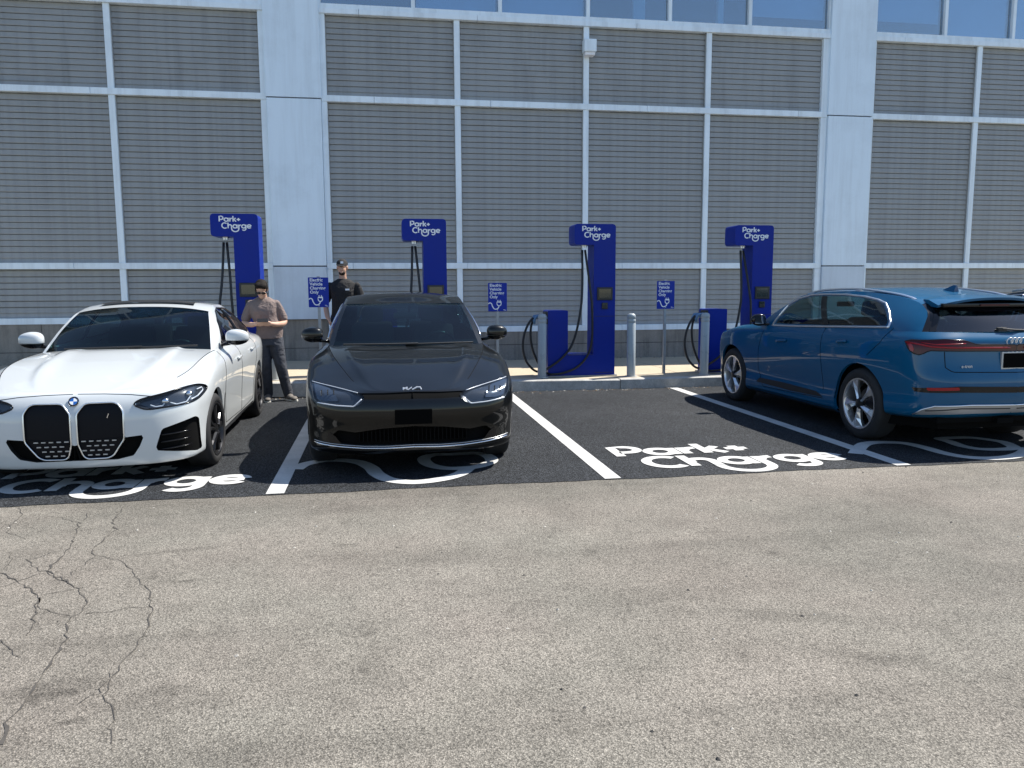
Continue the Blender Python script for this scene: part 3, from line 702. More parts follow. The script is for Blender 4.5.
scatter('gutter_grit', 900, lambda: (random.uniform(-9, 14), KERB_Y-abs(random.gauss(0, .10))-.005, .005), (.006, .02), ('grit_dark', 'grit_pale', 'leaf_dry'), 'loose grit and leaf scraps lying along the kerb')
scatter('wall_grit', 300, lambda: (random.uniform(-9, 14), WALL_Y-.03-abs(random.gauss(0, .12)), WALK_Z+rise(0)*0+.002), (.006, .022), ('grit_dark', 'leaf_dry'), 'loose grit lying at the foot of the wall')
scatter('lane_grit', 260, lambda: (random.uniform(-5, 7), random.uniform(1.6, 6.2), .001), (.004, .013), ('grit_dark', 'grit_pale'), 'loose pebbles scattered over the grey lane')

# ------------------------------------------------------------------ car materials
simple('paint_white', (0.53, 0.555, 0.56), 0.35, coat=1.0, spec=0.5)
simple('paint_graphite', (0.0030, 0.0034, 0.0034), 0.35, coat=0.65, spec=0.12)
simple('paint_blue', (0.0003, 0.075, 0.170), 0.4, coat=0.7, spec=0.08)
simple('paint_black', (0.008, 0.008, 0.009), 0.3, coat=1.0)
simple('gloss_black', (0.005, 0.005, 0.006), 0.15, coat=0.25, spec=0.25)
simple('grille_dark', (0.004, 0.0045, 0.007), 0.5, spec=0.15)
simple('trim_black', (0.012, 0.012, 0.012), 0.6)
simple('void_black', (0.004, 0.004, 0.004), 0.9, spec=0.1)
simple('chrome', (0.75, 0.76, 0.78), 0.12, metal=1.0)
simple('satin_alu', (0.80, 0.81, 0.82), 0.28, metal=1.0)
simple('silver_trim', (0.42, 0.43, 0.44), 0.4, metal=0.6)
simple('tyre', (0.013, 0.013, 0.014), 0.75, var=0.25, scale=8)
simple('rim_silver', (0.74, 0.74, 0.74), 0.30, metal=0.9)
simple('rim_dark', (0.03, 0.03, 0.032), 0.3, metal=0.6)
simple('disc_steel', (0.12, 0.12, 0.125), 0.4, metal=1.0)
simple('lamp_white', (0.50, 0.53, 0.58), 0.2, coat=0.6)
simple('lamp_inner', (0.07, 0.085, 0.11), 0.15, metal=0.5, coat=0.6)
simple('badge_silver', (0.62, 0.63, 0.65), 0.3, metal=0.3, coat=0.5)
simple('mirror_glass', (0.18, 0.20, 0.22), 0.03, metal=1.0)
simple('lamp_dark', (0.03, 0.034, 0.042), 0.2, coat=0.5)
simple('lamp_red', (0.26, 0.004, 0.010), 0.2, coat=0.4, spec=0.3)
simple('lamp_red_dark', (0.055, 0.003, 0.006), 0.25, coat=0.3, spec=0.2)
simple('amber', (0.55, 0.10, 0.02), 0.3, coat=0.6)
simple('plate_black', (0.002, 0.002, 0.002), 0.8, spec=0.05)
simple('seat_dark', (0.035, 0.034, 0.034), 0.7, var=0.15, scale=8)
simple('dash', (0.03, 0.031, 0.033), 0.65)
simple('badge_blue', (0.02, 0.12, 0.42), 0.25, coat=0.6)
glassy('windscreen_glass', (0.26, 0.46, 0.48), 1.32, base=0.0)
glassy('side_glass', (0.36, 0.44, 0.44), 1.52, base=0.0)
glassy('dark_glass', (0.16, 0.19, 0.20), 1.52, base=0.02)
glassy('lens_clear', (0.90, 0.93, 0.95), 1.3)

# ------------------------------------------------------------------ car builder
# local frame while building: x lateral, y from the nose (0) to the tail (L), z up
def keys(d, n=15):
    k = sorted(d); return pchip(k, [d[i] for i in k], np.arange(n))
class Car:
    def __init__(s, name, L, center, heading, paint, label, cat='car', group='cars in the charging bays'):
        s.L = L; s.paint = paint
        s.root = empty(name, (center[0], center[1], 0), label, cat, group, heading)
        s.Mw = Matrix.Translation((center[0], center[1], 0)) @ Matrix.Rotation(heading, 4, 'Z') @ Matrix.Translation((0, -L/2, 0))
        s.Mi = s.Mw.inverted(); s.tv = []; s.tf = []
    # ---- linking
    def put(s, name, V, F, mat, parent=None, smooth=True, normals=None, auto=None):
        V = np.asarray(V, float).copy(); V[:, 1] -= s.L/2
        me = mesh_data(name, V, F, mat, smooth, normals); o = obj(name, me, parent or s.root)
        if auto is not None:
            bm = bmesh.new(); bm.from_mesh(me); bmesh.ops.remove_doubles(bm, verts=bm.verts[:], dist=1e-6)
            for e in bm.edges:
                if len(e.link_faces) == 2 and e.calc_face_angle(0) > R_(auto): e.smooth = False
            bm.to_mesh(me); bm.free()
        return o
    def mb(s, name, m, mat, parent=None, smooth=True, auto=35): return s.put(name, m.V, m.F, mat, parent, smooth, None, auto if smooth else None)
    # ---- surfaces
    def shell(s, rows, nu=330, nv=64):
        """rows: list of (15,3) control rings, bottom to top, half car"""
        P = np.array(rows); nr, nc, _ = P.shape
        du = np.r_[0, np.cumsum(np.linalg.norm(np.diff(P, axis=1), axis=2).mean(0))]; dv = np.r_[0, np.cumsum(np.linalg.norm(np.diff(P, axis=0), axis=2).mean(1))]
        u = np.linspace(0, du[-1], nu); v = np.linspace(0, dv[-1], nv)
        G = np.stack([crom(du, P[i], u) for i in range(nr)]); G = G.reshape(nr, -1); G = crom(dv, G, v).reshape(nv, nu, 3)
        for _ in range(4):
            H = G.copy(); H[1:-1, :] = 0.5*G[1:-1, :]+0.25*(G[:-2, :]+G[2:, :]); G = H
        for _ in range(9):
            H = G.copy(); H[:, 1:-1] = 0.5*G[:, 1:-1]+0.25*(G[:, :-2]+G[:, 2:]); G = H
        s.uc = [int(np.argmin(abs(u-q))) for q in du]
        G[:, 0, 0] = 0; G[:, -1, 0] = 0
        s.G = G; s.top = G[-1].copy()
        # both halves as one ring
        Lft = G[:, 1:-1][:, ::-1].copy(); Lft[..., 0] *= -1
        A = np.concatenate([G, Lft], 1); m = A.shape[1]
        V = A.reshape(-1, 3); F = [(i*m+j, i*m+(j+1) % m, (i+1)*m+(j+1) % m, (i+1)*m+j) for i in range(nv-1) for j in range(m)]
        s.V = V; s.F = np.array(F); s.keep = np.ones(len(F), bool); s.tagf = np.zeros(len(F), int)
        me = mesh_data('tmp', V, F, None, True); nr_ = np.zeros(len(V)*3); me.vertices.foreach_get('normal', nr_); s.Nv = nr_.reshape(-1, 3)
        bpy.data.meshes.remove(me)
        s.bvh0 = BVHTree.FromPolygons([tuple(p) for p in V], [tuple(f) for f in F])
        s.all_add(V, F)
    def all_add(s, V, F):
        k = len(s.tv); s.tv += [tuple(map(float, p)) for p in V]; s.tf += [tuple(int(i)+k for i in f) for f in F]
    def finish_bvh(s): s.bvh = BVHTree.FromPolygons(s.tv, s.tf)
    def cast(s, p, axis, side):
        """3D point on the whole car surface for a 2D point in a projection: axis 'y' front/rear view (x,z), axis 'x' side view (y,z)"""
        b = getattr(s, 'bvh', s.bvh0)
        if axis == 'y': o = Vector((p[0], -3 if side < 0 else s.L+3, p[1])); d = Vector((0, 1 if side < 0 else -1, 0))
        else: o = Vector((3*side, p[0], p[1])); d = Vector((-side, 0, 0))
        h = b.ray_cast(o, d)
        return None if h[0] is None else np.array(h[0])
    def px(s, pts):
        """photo pixels -> points on this car's surface (local)"""
        o = s.Mi @ Vector((0, 0, CAM_H)); out = []
        for x, y in pts:
            d = (s.Mi.to_3x3() @ px_ray(x, y)).normalized(); h = s.bvh.ray_cast(o, d)
            if h[0] is not None: out.append(np.array(h[0]))
        return out
    def pr(s, P, axis): return [(p[0], p[2]) for p in P] if axis == 'y' else [(p[1], p[2]) for p in P]
    def hole(s, poly, axis, side, both=True):
        """cut an opening in the lower shell"""
        for sg in ((1, -1) if both else (1,)):
            if axis == 'y':
                pl = np.array([(p[0]*sg, p[1]) for p in poly]); Q = s.V[:, [0, 2]]; sel = (s.V[:, 1]-s.L/2)*side > 0.9
                sel &= s.Nv[:, 1]*side > 0.12
                sd = side
            else:
                pl = np.array(poly); Q = s.V[:, [1, 2]]; sel = s.V[:, 0]*sg > 0.3; sd = sg
            ins = np.zeros(len(s.V), bool); idx = np.where(sel)[0]; ins[idx] = pip(pl, Q[idx])
            fi = ins[s.F]; allin = fi.all(1); some = fi.any(1) & ~allin; s.keep &= ~allin
            for vi in np.unique(s.F[some][fi[some]]):
                q = nearest_on(pl, Q[vi]); b = s.bvh0
                if axis == 'y': o = Vector((q[0], -3 if sd < 0 else s.L+3, q[1])); d = Vector((0, -sd, 0))
                else: o = Vector((3*sd, q[0], q[1])); d = Vector((-sd, 0, 0))
                h = b.ray_cast(o, d)
                if h[0] is not None: s.V[vi] = h[0]
                elif axis == 'x': s.V[vi, 1], s.V[vi, 2] = q
    def region(s, poly, tagid):
        """mark shell faces inside a side-view polygon, both sides -> tag (+1 for the left side)"""
        c = s.V[s.F].mean(1); ins = pip(poly, c[:, [1, 2]]) & (np.abs(c[:, 0]) > 0.45)
        s.tagf[ins & (c[:, 0] > 0)] = tagid; s.tagf[ins & (c[:, 0] < 0)] = tagid+1
    def shell_out(s, names):
        for t in np.unique(s.tagf):
            f = s.F[(s.tagf == t) & s.keep]; used = np.unique(f); mp = -np.ones(len(s.V), int); mp[used] = np.arange(len(used))
            o = s.put(names.get(int(t), 'body'), s.V[used], mp[f], s.paint, None, True, s.Nv[used])
            if int(t) in names: setattr(s, 'part_%d' % t, o)
    def sect(s, name, C, E, mat, nt=26, t0=0.0, t1=1.0, pw=2.0, both=True, add=True, build=True, off=0.0, ridge=None):
        """loft from centre line C (n,3) to edge line E (n,3), mirrored"""
        C = np.asarray(C); E = np.asarray(E); n = len(C)
        ts = np.linspace(t0, t1, nt)
        if t0 == 0.0 and both: ts = np.r_[-ts[:0:-1], ts]
        V = []
        for i in range(n):
            for t in ts: V.append((t*E[i, 0], C[i, 1]+(E[i, 1]-C[i, 1])*abs(t)**pw, C[i, 2]+(E[i, 2]-C[i, 2])*abs(t)**pw+off))
        m = len(ts); F = [(i*m+j, i*m+j+1, (i+1)*m+j+1, (i+1)*m+j) for i in range(n-1) for j in range(m-1)]
        if ridge:      # pressed crease running along the panel
            r0, amp, wd = ridge
            for q in range(len(V)):
                i, t = q//m, abs(ts[q % m]); yy = (V[q][1]-V[0][1])/max(1e-6, V[-1][1]-V[0][1]); fade = min(1, max(0, yy/.35))
                d = (t-r0); V[q] = (V[q][0], V[q][1], V[q][2]+amp*fade*(math.exp(-(d/wd)**2) if d > 0 else math.exp(-(d/(wd*2.6))**2)))
        if add: s.all_add(V, F)
        return s.put(name, V, F, mat) if build else (V, F)
    # ---- surface features
    def fill(s, poly, axis, side, off, step=0.02):
        """triangulated copy of a 2D region laid on the surface, pushed out by off"""
        P = resample([np.array(p) for p in poly], step, True); lo, hi = P.min(0), P.max(0)
        gx, gy = np.meshgrid(np.arange(lo[0]+step/2, hi[0], step), np.arange(lo[1]+step/2, hi[1], step)); Gd = np.stack([gx.ravel(), gy.ravel()], 1)
        if len(Gd):
            Gd = Gd[pip(P, Gd)]
            Gd = np.array([g for g in Gd if np.linalg.norm(nearest_on(P, g)-g) > step*0.45]).reshape(-1, 2)
        pts = [Vector(p) for p in P]+[Vector(p) for p in Gd]; n = len(P)
        r = delaunay_2d_cdt(pts, [(i, (i+1) % n) for i in range(n)], [list(range(n))], 1, 1e-6)
        V = []; last = None; ok = []
        for v in r[0]:
            h = s.cast(v, axis, side)
            if h is None: h = last if last is not None else np.array((v[0], 0, v[1])) if axis == 'y' else np.array((side*0.8, v[0], v[1]))
            else: last = h
            h = h.copy()
            if axis == 'y': h[0], h[2] = v[0], v[1]; h[1] += off*side
            else: h[1], h[2] = v[0], v[1]; h[0] += off*side
            V.append(h)
        F = [tuple(f) for f in r[2]]
        a, b, c = (np.array(V[F[0][k]]) for k in range(3)); nrm = np.cross(b-a, c-a); ax = 1 if axis == 'y' else 0
        if nrm[ax]*side < 0: F = [f[::-1] for f in F]
        return V, F
    def mirror(s, V, F): return [(-p[0], p[1], p[2]) for p in V], [tuple(f)[::-1] for f in F]
    def decal(s, name, poly, axis, side, off, mat, parent=None, both=True, step=0.02, smooth=True):
        r = []
        for sg in ((1, -1) if both else (1,)):
            if sg > 0: V, F = s.fill(poly, axis, side, off, step)
            else: V, F = s.mirror(V, F)
            r.append(s.put(name, V, F, mat, parent if not isinstance(parent, (list, tuple)) else parent[len(r)], smooth))
        return r
    def on_surf(s, path, axis, side, off, step=0.03, closed=False):
        out = []
        for p in resample([np.array(q) for q in path], step, closed):
            h = s.cast(p, axis, side)
            if h is None: continue
            h = h.copy(); h[1 if axis == 'y' else 0] += off*side; out.append(h)
        return out
    def trim(s, name, path, axis, side, r, mat, parent=None, closed=False, both=True, off=0.0, n=6, step=0.03, flat=1.0):
        P = s.on_surf(path, axis, side, off, step, closed); res = []
        for sg in ((1, -1) if both else (1,)):
            m = MB().tube([(p[0]*sg, p[1], p[2]) for p in P], r, n, closed, True)
            res.append(s.put(name, m.V, m.F, mat, parent if not isinstance(parent, (list, tuple)) else parent[len(res)], True))
        return res
    def wall_in(s, name, poly, axis, side, depth, mat, parent=None, both=True, flare=0.0):
        """side walls of a recess"""
        P = s.on_surf(poly, axis, side, 0.0, 0.02, True); n = len(P); c = np.mean(P, 0); ax = 1 if axis == 'y' else 0; res = []
        Q = []
        for p in P:
            q = p+(c-p)*flare; q[ax] = p[ax]-depth*side; Q.append(q)
        for sg in ((1, -1) if both else (1,)):
            V = [(p[0]*sg, p[1], p[2]) for p in P+Q]; F = [(i, (i+1) % n, n+(i+1) % n, n+i) for i in range(n)]
            res.append(s.put(name, V, F, mat, parent if not isinstance(parent, (list, tuple)) else parent[len(res)], True))
        return res
def ring(W, F, R, z, af, ar, fx=(0, .33, .60, .80, .93, 1), fy=(0, .012, .06, .18, .42), ys=(1.45, 2.3, 3.0), sw=(-.008, -.012, -.006), rx=(1, .965, .88, .66, .34, 0), ry=(-.48, -.2, -.06, -.012, 0)):
    x = [W*f for f in fx]+[W+d for d in sw]+[W*f for f in rx]
    y = [F+d for d in fy]+[af]+list(ys)+[ar]+[R+d for d in ry]
    return np.stack([x, y, keys(z)], 1)

def wheel(name, r, width, rim_r, style, mats=('rim_silver', 'rim_dark')):
    """axis along x, outer face towards +x"""
    h = width/2
    root = bpy.data.objects.new(name, None); COL.objects.link(root)
    t = MB().lathe([(rim_r, h-0.018), (rim_r+0.012, h-0.006), (r-0.055, h), (r-0.03, h-0.006), (r-0.008, h-0.025), (r, h-0.05), (r, -h+0.05), (r-0.008, -h+0.025), (r-0.03, -h+0.006), (rim_r, -h+0.018)], 48, 'x', cap=False)
    t.build('tyre', 'tyre', root, auto=40)
    rm = MB().lathe([(rim_r+0.004, h-0.016), (rim_r+0.002, h-0.006), (rim_r-0.012, h-0.008), (rim_r-0.022, h-0.03), (rim_r-0.03, -h+0.02), (rim_r, -h+0.02)], 48, 'x', cap=False).build('rim', mats[0], root, auto=40)
    MB().lathe([(0.0, -0.01), (rim_r*0.62, -0.01), (rim_r*0.62, -0.03), (0.0, -0.03)], 36, 'x').build('brake_disc', 'disc_steel', root, auto=40)
    MB().lathe([(rim_r-0.005, -0.04), (0, -0.04)], 24, 'x').build('wheel_back', 'void_black', root)
    xo = h-0.022
    if style == 'blade':       # five broad blades, bright, with dark gaps
        for k in range(5):
            a = 2*math.pi*k/5+0.2; mb = MB()
            def pt(rr, an, x): return (x, rr*math.cos(an), rr*math.sin(an))
            prof = [(0.050, -0.34, 0.34), (0.10, -0.20, 0.24), (rim_r*0.62, -0.17, 0.25), (rim_r-0.02, -0.26, 0.36), (rim_r-0.004, -0.28, 0.38)]
            V = []; 
            for rr, a0, a1 in prof:
                for an, dx in ((a+a0, -0.004), (a+(a0+a1)*0.42, 0.008), (a+a1, -0.020)):
                    V.append(pt(rr, an, xo+dx+0.012*(1-rr/rim_r)))
            V += [(x-0.03, y, z) for x, y, z in V[:]]
            n = len(prof); F = []
            for i in range(n-1):
                for j in range(2):
                    b0 = i*3+j; F.append((b0, b0+1, b0+4, b0+3)); F.append((b0+3*n, b0+3+3*n, b0+4+3*n, b0+1+3*n))
                F.append((i*3, i*3+3, i*3+3+3*n, i*3+3*n)); F.append((i*3+2, i*3+2+3*n, i*3+5+3*n, i*3+5))
            F.append((0, 3*n, 3*n+1, 1)); F.append((1, 3*n+1, 3*n+2, 2))
            mb.add(V, F).build('spoke', mats[0], rm)
    else:
        for k in range(5):
            for d in (-0.17, 0.17):
                a = 2*math.pi*k/5+0.3; ca, sa = math.cos(a+d*0.5), math.sin(a+d*0.5); cb, sb = math.cos(a+d*1.4), math.sin(a+d*1.4)
                MB().tube([(xo+0.004, 0.05*ca, 0.05*sa), (xo-0.006, 0.6*rim_r*(ca+cb)/2, 0.6*rim_r*(sa+sb)/2), (xo-0.012, (rim_r-0.01)*cb, (rim_r-0.01)*sb)], [0.024, 0.017, 0.019], 6).build('spoke', mats[1], rm)
    MB().lathe([(0.0, xo+0.016), (0.04, xo+0.014), (0.06, xo+0.006), (0.064, xo-0.02)], 20, 'x').build('hub_cap', mats[1], rm, auto=40)
    for k in range(5):
        a = 2*math.pi*k/5; MB().lathe([(0, xo+0.004), (0.011, xo+0.004), (0.012, xo-0.015)], 8, 'x', (0, 0.045*math.cos(a), 0.045*math.sin(a))).build('bolt', 'disc_steel', rm)
    return root
def add_wheels(car, proto, r, xo, ya, yb, steer=0.0, first=[None]):
    for i, (sx, yy) in enumerate(((1, ya), (-1, ya), (1, yb), (-1, yb))):
        w_ = proto if i == 0 else copy_tree(proto)
        w_.parent = car.root; w_.location = (sx*xo, yy-car.L/2, r)
        w_.rotation_euler = (i*0.9, 0, (0 if sx > 0 else math.pi)+(steer if i < 2 else 0))
def ellipsoid(c, rad, n=16, m=12, f=None):
    V = []; F = []
    for i in range(m+1):
        a = math.pi*i/m
        for k in range(n):
            b = 2*math.pi*k/n; p = np.array((math.sin(a)*math.cos(b), math.sin(a)*math.sin(b), math.cos(a)))
            if f: p = f(p)
            V.append((c[0]+rad[0]*p[0], c[1]+rad[1]*p[1], c[2]+rad[2]*p[2]))
    for i in range(m):
        for k in range(n): F.append((i*n+k, (i+1)*n+k, (i+1)*n+(k+1) % n, i*n+(k+1) % n))
    return V, F
def superq(p, e=0.7): return np.sign(p)*np.abs(p)**e
def mirrors(car, x, y, z, wd, hh, dp, capmat, lowmat, base, tuck=0.0):
    """door mirror: cap above, dark lower shell and foot, glass facing the tail"""
    for sg in (1, -1):
        r = bpy.data.objects.new('door_mirror', None); COL.objects.link(r); r.parent = car.root; r.location = (0, -car.L/2, 0)
        cx = x+wd/2
        def shp(p):
            q = superq(p, 0.72); 
            if q[1] > 0: q[1] *= 0.45                     # flat towards the tail
            q[2] *= 1-0.22*max(0, q[0])+0.05; q[1] *= 1-0.25*max(0, q[0]); return q
        V, F = ellipsoid((0, 0, 0), (wd/2, dp/2, hh/2), 24, 18, shp); V = np.array(V)
        cut = -hh*0.20
        up = V.copy(); up[:, 2] = np.maximum(up[:, 2], cut); lo = V.copy()*np.array((0.985, 0.985, 1)); lo[:, 2] = np.minimum(lo[:, 2], cut-0.004)
        for nm, A_, mt in (('mirror_cap', up, capmat), ('mirror_shell', lo, lowmat)):
            W_ = [((cx+p[0])*sg, y+p[1]+tuck*(p[0]+wd/2), z+p[2]) for p in A_]
            mesh = mesh_data(nm, W_, F if sg > 0 else [f[::-1] for f in F], mt, True); obj(nm, mesh, r)
        MB().box(min((x+0.03)*sg, (x+wd-0.03)*sg), max((x+0.03)*sg, (x+wd-0.03)*sg), y+dp*0.225, y+dp*0.24, z-hh*0.33, z+hh*0.33).build('mirror_glass', 'mirror_glass', r)
        MB().tube([(sg*base[0], base[1], base[2]), (sg*(base[0]+x)*0.5, (base[1]+y)*0.5, (base[2]+z-hh*0.4)*0.5), (sg*(x+0.06), y, z-hh*0.38)], [0.038, 0.028, 0.03], 10, flat=0.6).build('mirror_foot', lowmat, r, smooth=True)
def interior(car, yc, yr, w, floor=0.35, dash_z=0.95, front=0.0, seat_y=None, top=1.2):
    """tub, dashboard, four seats and a steering wheel"""
    L = car.L
    m = MB().box(-w, w, yc-0.35, yr, floor, floor+0.04).box(-w, w, yr-0.05, yr, floor, dash_z)
    m.box(-w-0.02, -w, yc-0.3, yr, floor, dash_z-0.05).box(w, w+0.02, yc-0.3, yr, floor, dash_z-0.05)
    car.mb('cabin_floor', m, 'void_black', smooth=False)
    d = MB().prism([(yc-0.25, floor+0.1), (yc+0.45, floor+0.1), (yc+0.50, dash_z-0.12), (yc+0.36, dash_z), (yc+0.05, dash_z+0.01), (yc-0.25, dash_z-0.02)], 'x', -w+0.02, w-0.02, 0.02)
    car.mb('dashboard', d, 'dash', auto=30)
    for sy in seat_y:
        for sx in (0.36, -0.36):
            st = bpy.data.objects.new('seat', None); COL.objects.link(st); st.parent = car.root; st.location = (sx, sy-L/2, 0)
            MB().box(-0.25, 0.25, -0.25, 0.28, floor+0.12, floor+0.30, 0.06).build('seat_cushion', 'seat_dark', st, auto=50)
            b = MB().box(-0.25, 0.25, -0.07, 0.07, 0.0, 0.62, 0.06).build('seat_back', 'seat_dark', st, auto=50); b.location = (0, 0.30, floor+0.25); b.rotation_euler = (R_(-18), 0, 0)
            h = MB().box(-0.13, 0.13, -0.05, 0.05, 0.0, 0.17, 0.045).build('headrest', 'seat_dark', st, auto=50); h.location = (0, 0.52, min(top-0.19, floor+0.87)); h.rotation_euler = (R_(-12), 0, 0)
    c = Vector((front, yc+0.62, dash_z-0.02)); pts = []
    for k in range(28):
        a = 2*math.pi*k/28; pts.append((c.x+0.185*math.cos(a), c.y-0.185*math.sin(a)*0.40+0.0, c.z+0.185*math.sin(a)*0.92))
    sw = car.mb('steering_wheel', MB().tube(pts, 0.016, 8, True), 'plastic_black')
    car.mb('steering_hub', MB().tube([(c.x, c.y-0.12, c.z-0.05), tuple(c)], [0.05, 0.07], 12).tube([(c.x-0.17, c.y, c.z), (c.x+0.17, c.y, c.z)], 0.02, 6), 'plastic_black', sw)
def arch(car, y, z, r, n=44): return [(y+r*math.cos(2*math.pi*k/n), z+r*math.sin(2*math.pi*k/n)) for k in range(n)]
def wheel_house(car, y, z, r, x0, x1):
    for sg in (1, -1):
        V = []; F = []; n = 28
        for k in range(n+1):
            a = -0.10+(math.pi+0.2)*k/n
            for x in (x0, x1): V.append((x*sg, y+r*math.cos(a), z+r*math.sin(a)))
        for k in range(n): F.append((2*k, 2*k+1, 2*k+3, 2*k+2))
        k0 = len(V); V.append((x0*sg, y, z)); F += [(k0, 2*k, 2*k+2) for k in range(n)]
        car.put('wheel_house', V, F, 'void_black')
def arch_lip(car, y, z, r, mat, wd=0.03, rad=0.012):
    """rolled edge following the cut"""
    pts = [(y+r*math.cos(a), z+r*math.sin(a)) for a in np.linspace(-0.30, math.pi+0.30, 40)]
    P = [car.cast(p, 'x', 1) for p in pts]; P = [p for p in P if p is not None]
    for sg in (1, -1):
        V = []; 
        for p in P: V += [(p[0]*sg, p[1], p[2]), ((p[0]-wd)*sg, p[1]+0.004*np.sign(y-p[1]), p[2]-0.004)]
        F = [(2*i, 2*i+1, 2*i+3, 2*i+2) for i in range(len(P)-1)]
        car.put('arch_lip', V, F, mat)
def rail_fn(K):
    K = np.array(K); return lambda y: np.stack([pchip(K[:, 0], K[:, 1], y), np.asarray(y, float), pchip(K[:, 0], K[:, 2], y)], 1)
def seamline(car, path, axis='x', side=1, r=0.0045, both=True): return car.trim('shut_line', path, axis, side, r, 'void_black', both=both, off=-0.001, n=5, step=0.03)
def greenhouse(car, jc, jr, rail_keys, yrf, yrr, cC, cRoof, cRear, dlos, glass_t=0.90, roofmat=None, screens=('windscreen_glass', 'dark_glass'), rear_t=0.9, bow=0.03, hoodC=None, tailC=None, sidemats=None, pillar_mat=None, ridge=None, rear_mat=None):
    """hood, tail, windscreen, roof, rear window and sides from the belt line up"""
    T = car.top; ic, ir = car.uc[jc], car.uc[jr]
    pc, pt_ = T[ic], T[ir]
    rk = [(pc[1], pc[0], pc[2])]+[k for k in rail_keys]+[(pt_[1], pt_[0], pt_[2])]
    rail = rail_fn(rk); car.rail = rail
    # hood
    E = T[:ic+1]; hk = sorted([(E[0, 1], E[0, 2])]+hoodC); C = np.stack([0*E[:, 1], E[:, 1], pchip([k[0] for k in hk], [k[1] for k in hk], E[:, 1])], 1)
    car.hood = car.sect('hood', C, E, car.paint, pw=2.2, nt=48, ridge=ridge)
    # cowl gap: from hood rear edge to windscreen base
    E = T[ir:][::-1]; tk = sorted([(E[0, 1], E[0, 2])]+tailC)
    C = np.stack([0*E[:, 1], E[:, 1], pchip([k[0] for k in tk], [k[1] for k in tk], E[:, 1])], 1)
    car.tail = car.sect('tail_deck', C, E, car.paint, pw=2.2)
    # windscreen
    def band(cen, y0, y1, n=30):
        Ee = rail(np.linspace(y0, y1, n)); ck = np.array(cen); tt = np.linspace(0, 1, n); kk = np.linspace(0, 1, len(ck))
        Cc = np.stack([0*tt, pchip(kk, ck[:, 0], tt), pchip(kk, ck[:, 1], tt)], 1); return Cc, Ee
    Cw, Ew = band(cC, pc[1], yrf); pm = pillar_mat or car.paint
    car.sect('windscreen', Cw, Ew, screens[0], t1=glass_t, add=False)
    car.sect('windscreen', Cw, Ew, screens[0], add=True, build=False)
    for sg in (1, -1):
        V, F = car.sect('', Cw, Ew, None, nt=5, t0=glass_t, t1=1.0, both=False, add=False, build=False); V = [(p[0]*sg, p[1], p[2]) for p in V]
        car.put('front_pillar', V, F if sg > 0 else [f[::-1] for f in F], pm)
    # black printed border just inside the glass
    V, F = car.sect('', Cw[:4], Ew[:4], None, t1=glass_t, add=False, build=False, off=-0.004); car.put('glass_border', V, F, 'void_black')
    V, F = car.sect('', Cw[-3:], Ew[-3:], None, t1=glass_t, add=False, build=False, off=-0.004); car.put('glass_border', V, F, 'void_black')
    Cr, Er = band(cRoof, yrf, yrr, 44)
    car.roof = car.sect('roof', Cr, Er, roofmat or car.paint, pw=2.6)
    Cb, Eb = band(cRear, yrr, pt_[1])
    car.sect('rear_window', Cb, Eb, screens[1], t1=rear_t, add=False); car.sect('', Cb, Eb, None, add=True, build=False)
    for sg in (1, -1):
        V, F = car.sect('', Cb, Eb, None, nt=5, t0=rear_t, t1=1.0, both=False, add=False, build=False); V = [(p[0]*sg, p[1], p[2]) for p in V]
        car.put('rear_pillar', V, F if sg > 0 else [f[::-1] for f in F], rear_mat or car.paint)
    # sides
    by = T[ic:ir+1]; o_ = np.argsort(by[:, 1]); by = by[o_]
    bx = lambda y: np.interp(y, by[:, 1], by[:, 0]); bz = lambda y: np.interp(y, by[:, 1], by[:, 2])
    ys = np.linspace(pc[1], pt_[1], 70); rl = rail(ys)
    poly = [(y, bz(y)) for y in ys]+[(y, z) for y, z in zip(ys[-2:0:-1], rl[-2:0:-1, 2])]
    def xof(y, z):
        r = rail([y])[0]; z0 = bz(y); v = 0 if r[2]-z0 < 1e-4 else min(1, max(0, (z-z0)/(r[2]-z0)))
        return bx(y)+(r[0]-bx(y))*v+bow*4*v*(1-v)*min(1, (r[2]-z0)/0.3)
    pts = [Vector(p) for p in poly]; n = len(pts); edges = [(i, (i+1) % n) for i in range(n)]
    D = []
    for d in dlos:
        d = [tuple(p) for p in resample([np.array(p) for p in d], 0.03, True)]; k = len(pts); pts += [Vector(p) for p in d]; m = len(d); edges += [(k+i, k+(i+1) % m) for i in range(m)]; D.append(np.array(d))
    gx, gz = np.meshgrid(np.arange(pc[1], pt_[1], 0.05), np.arange(0.7, 1.7, 0.05)); Gd = np.stack([gx.ravel(), gz.ravel()], 1); Gd = Gd[pip(poly, Gd)]
    pts += [Vector(p) for p in Gd]
    r = delaunay_2d_cdt(pts, edges, [list(range(n))], 1, 1e-5)
    V2 = np.array([(v[0], v[1]) for v in r[0]]); F = [tuple(f) for f in r[2]]; cen = np.array([V2[list(f)].mean(0) for f in F])
    lab = np.full(len(F), -1)
    inp = pip(poly, cen)
    for i, d in enumerate(D): lab[pip(d, cen)] = i
    V3 = np.array([(xof(y, z), y, z) for y, z in V2]); car.all_add(V3, [f for f, k in zip(F, inp) if k]); car.all_add(V3*np.array((-1, 1, 1)), [f for f, k in zip(F, inp) if k])
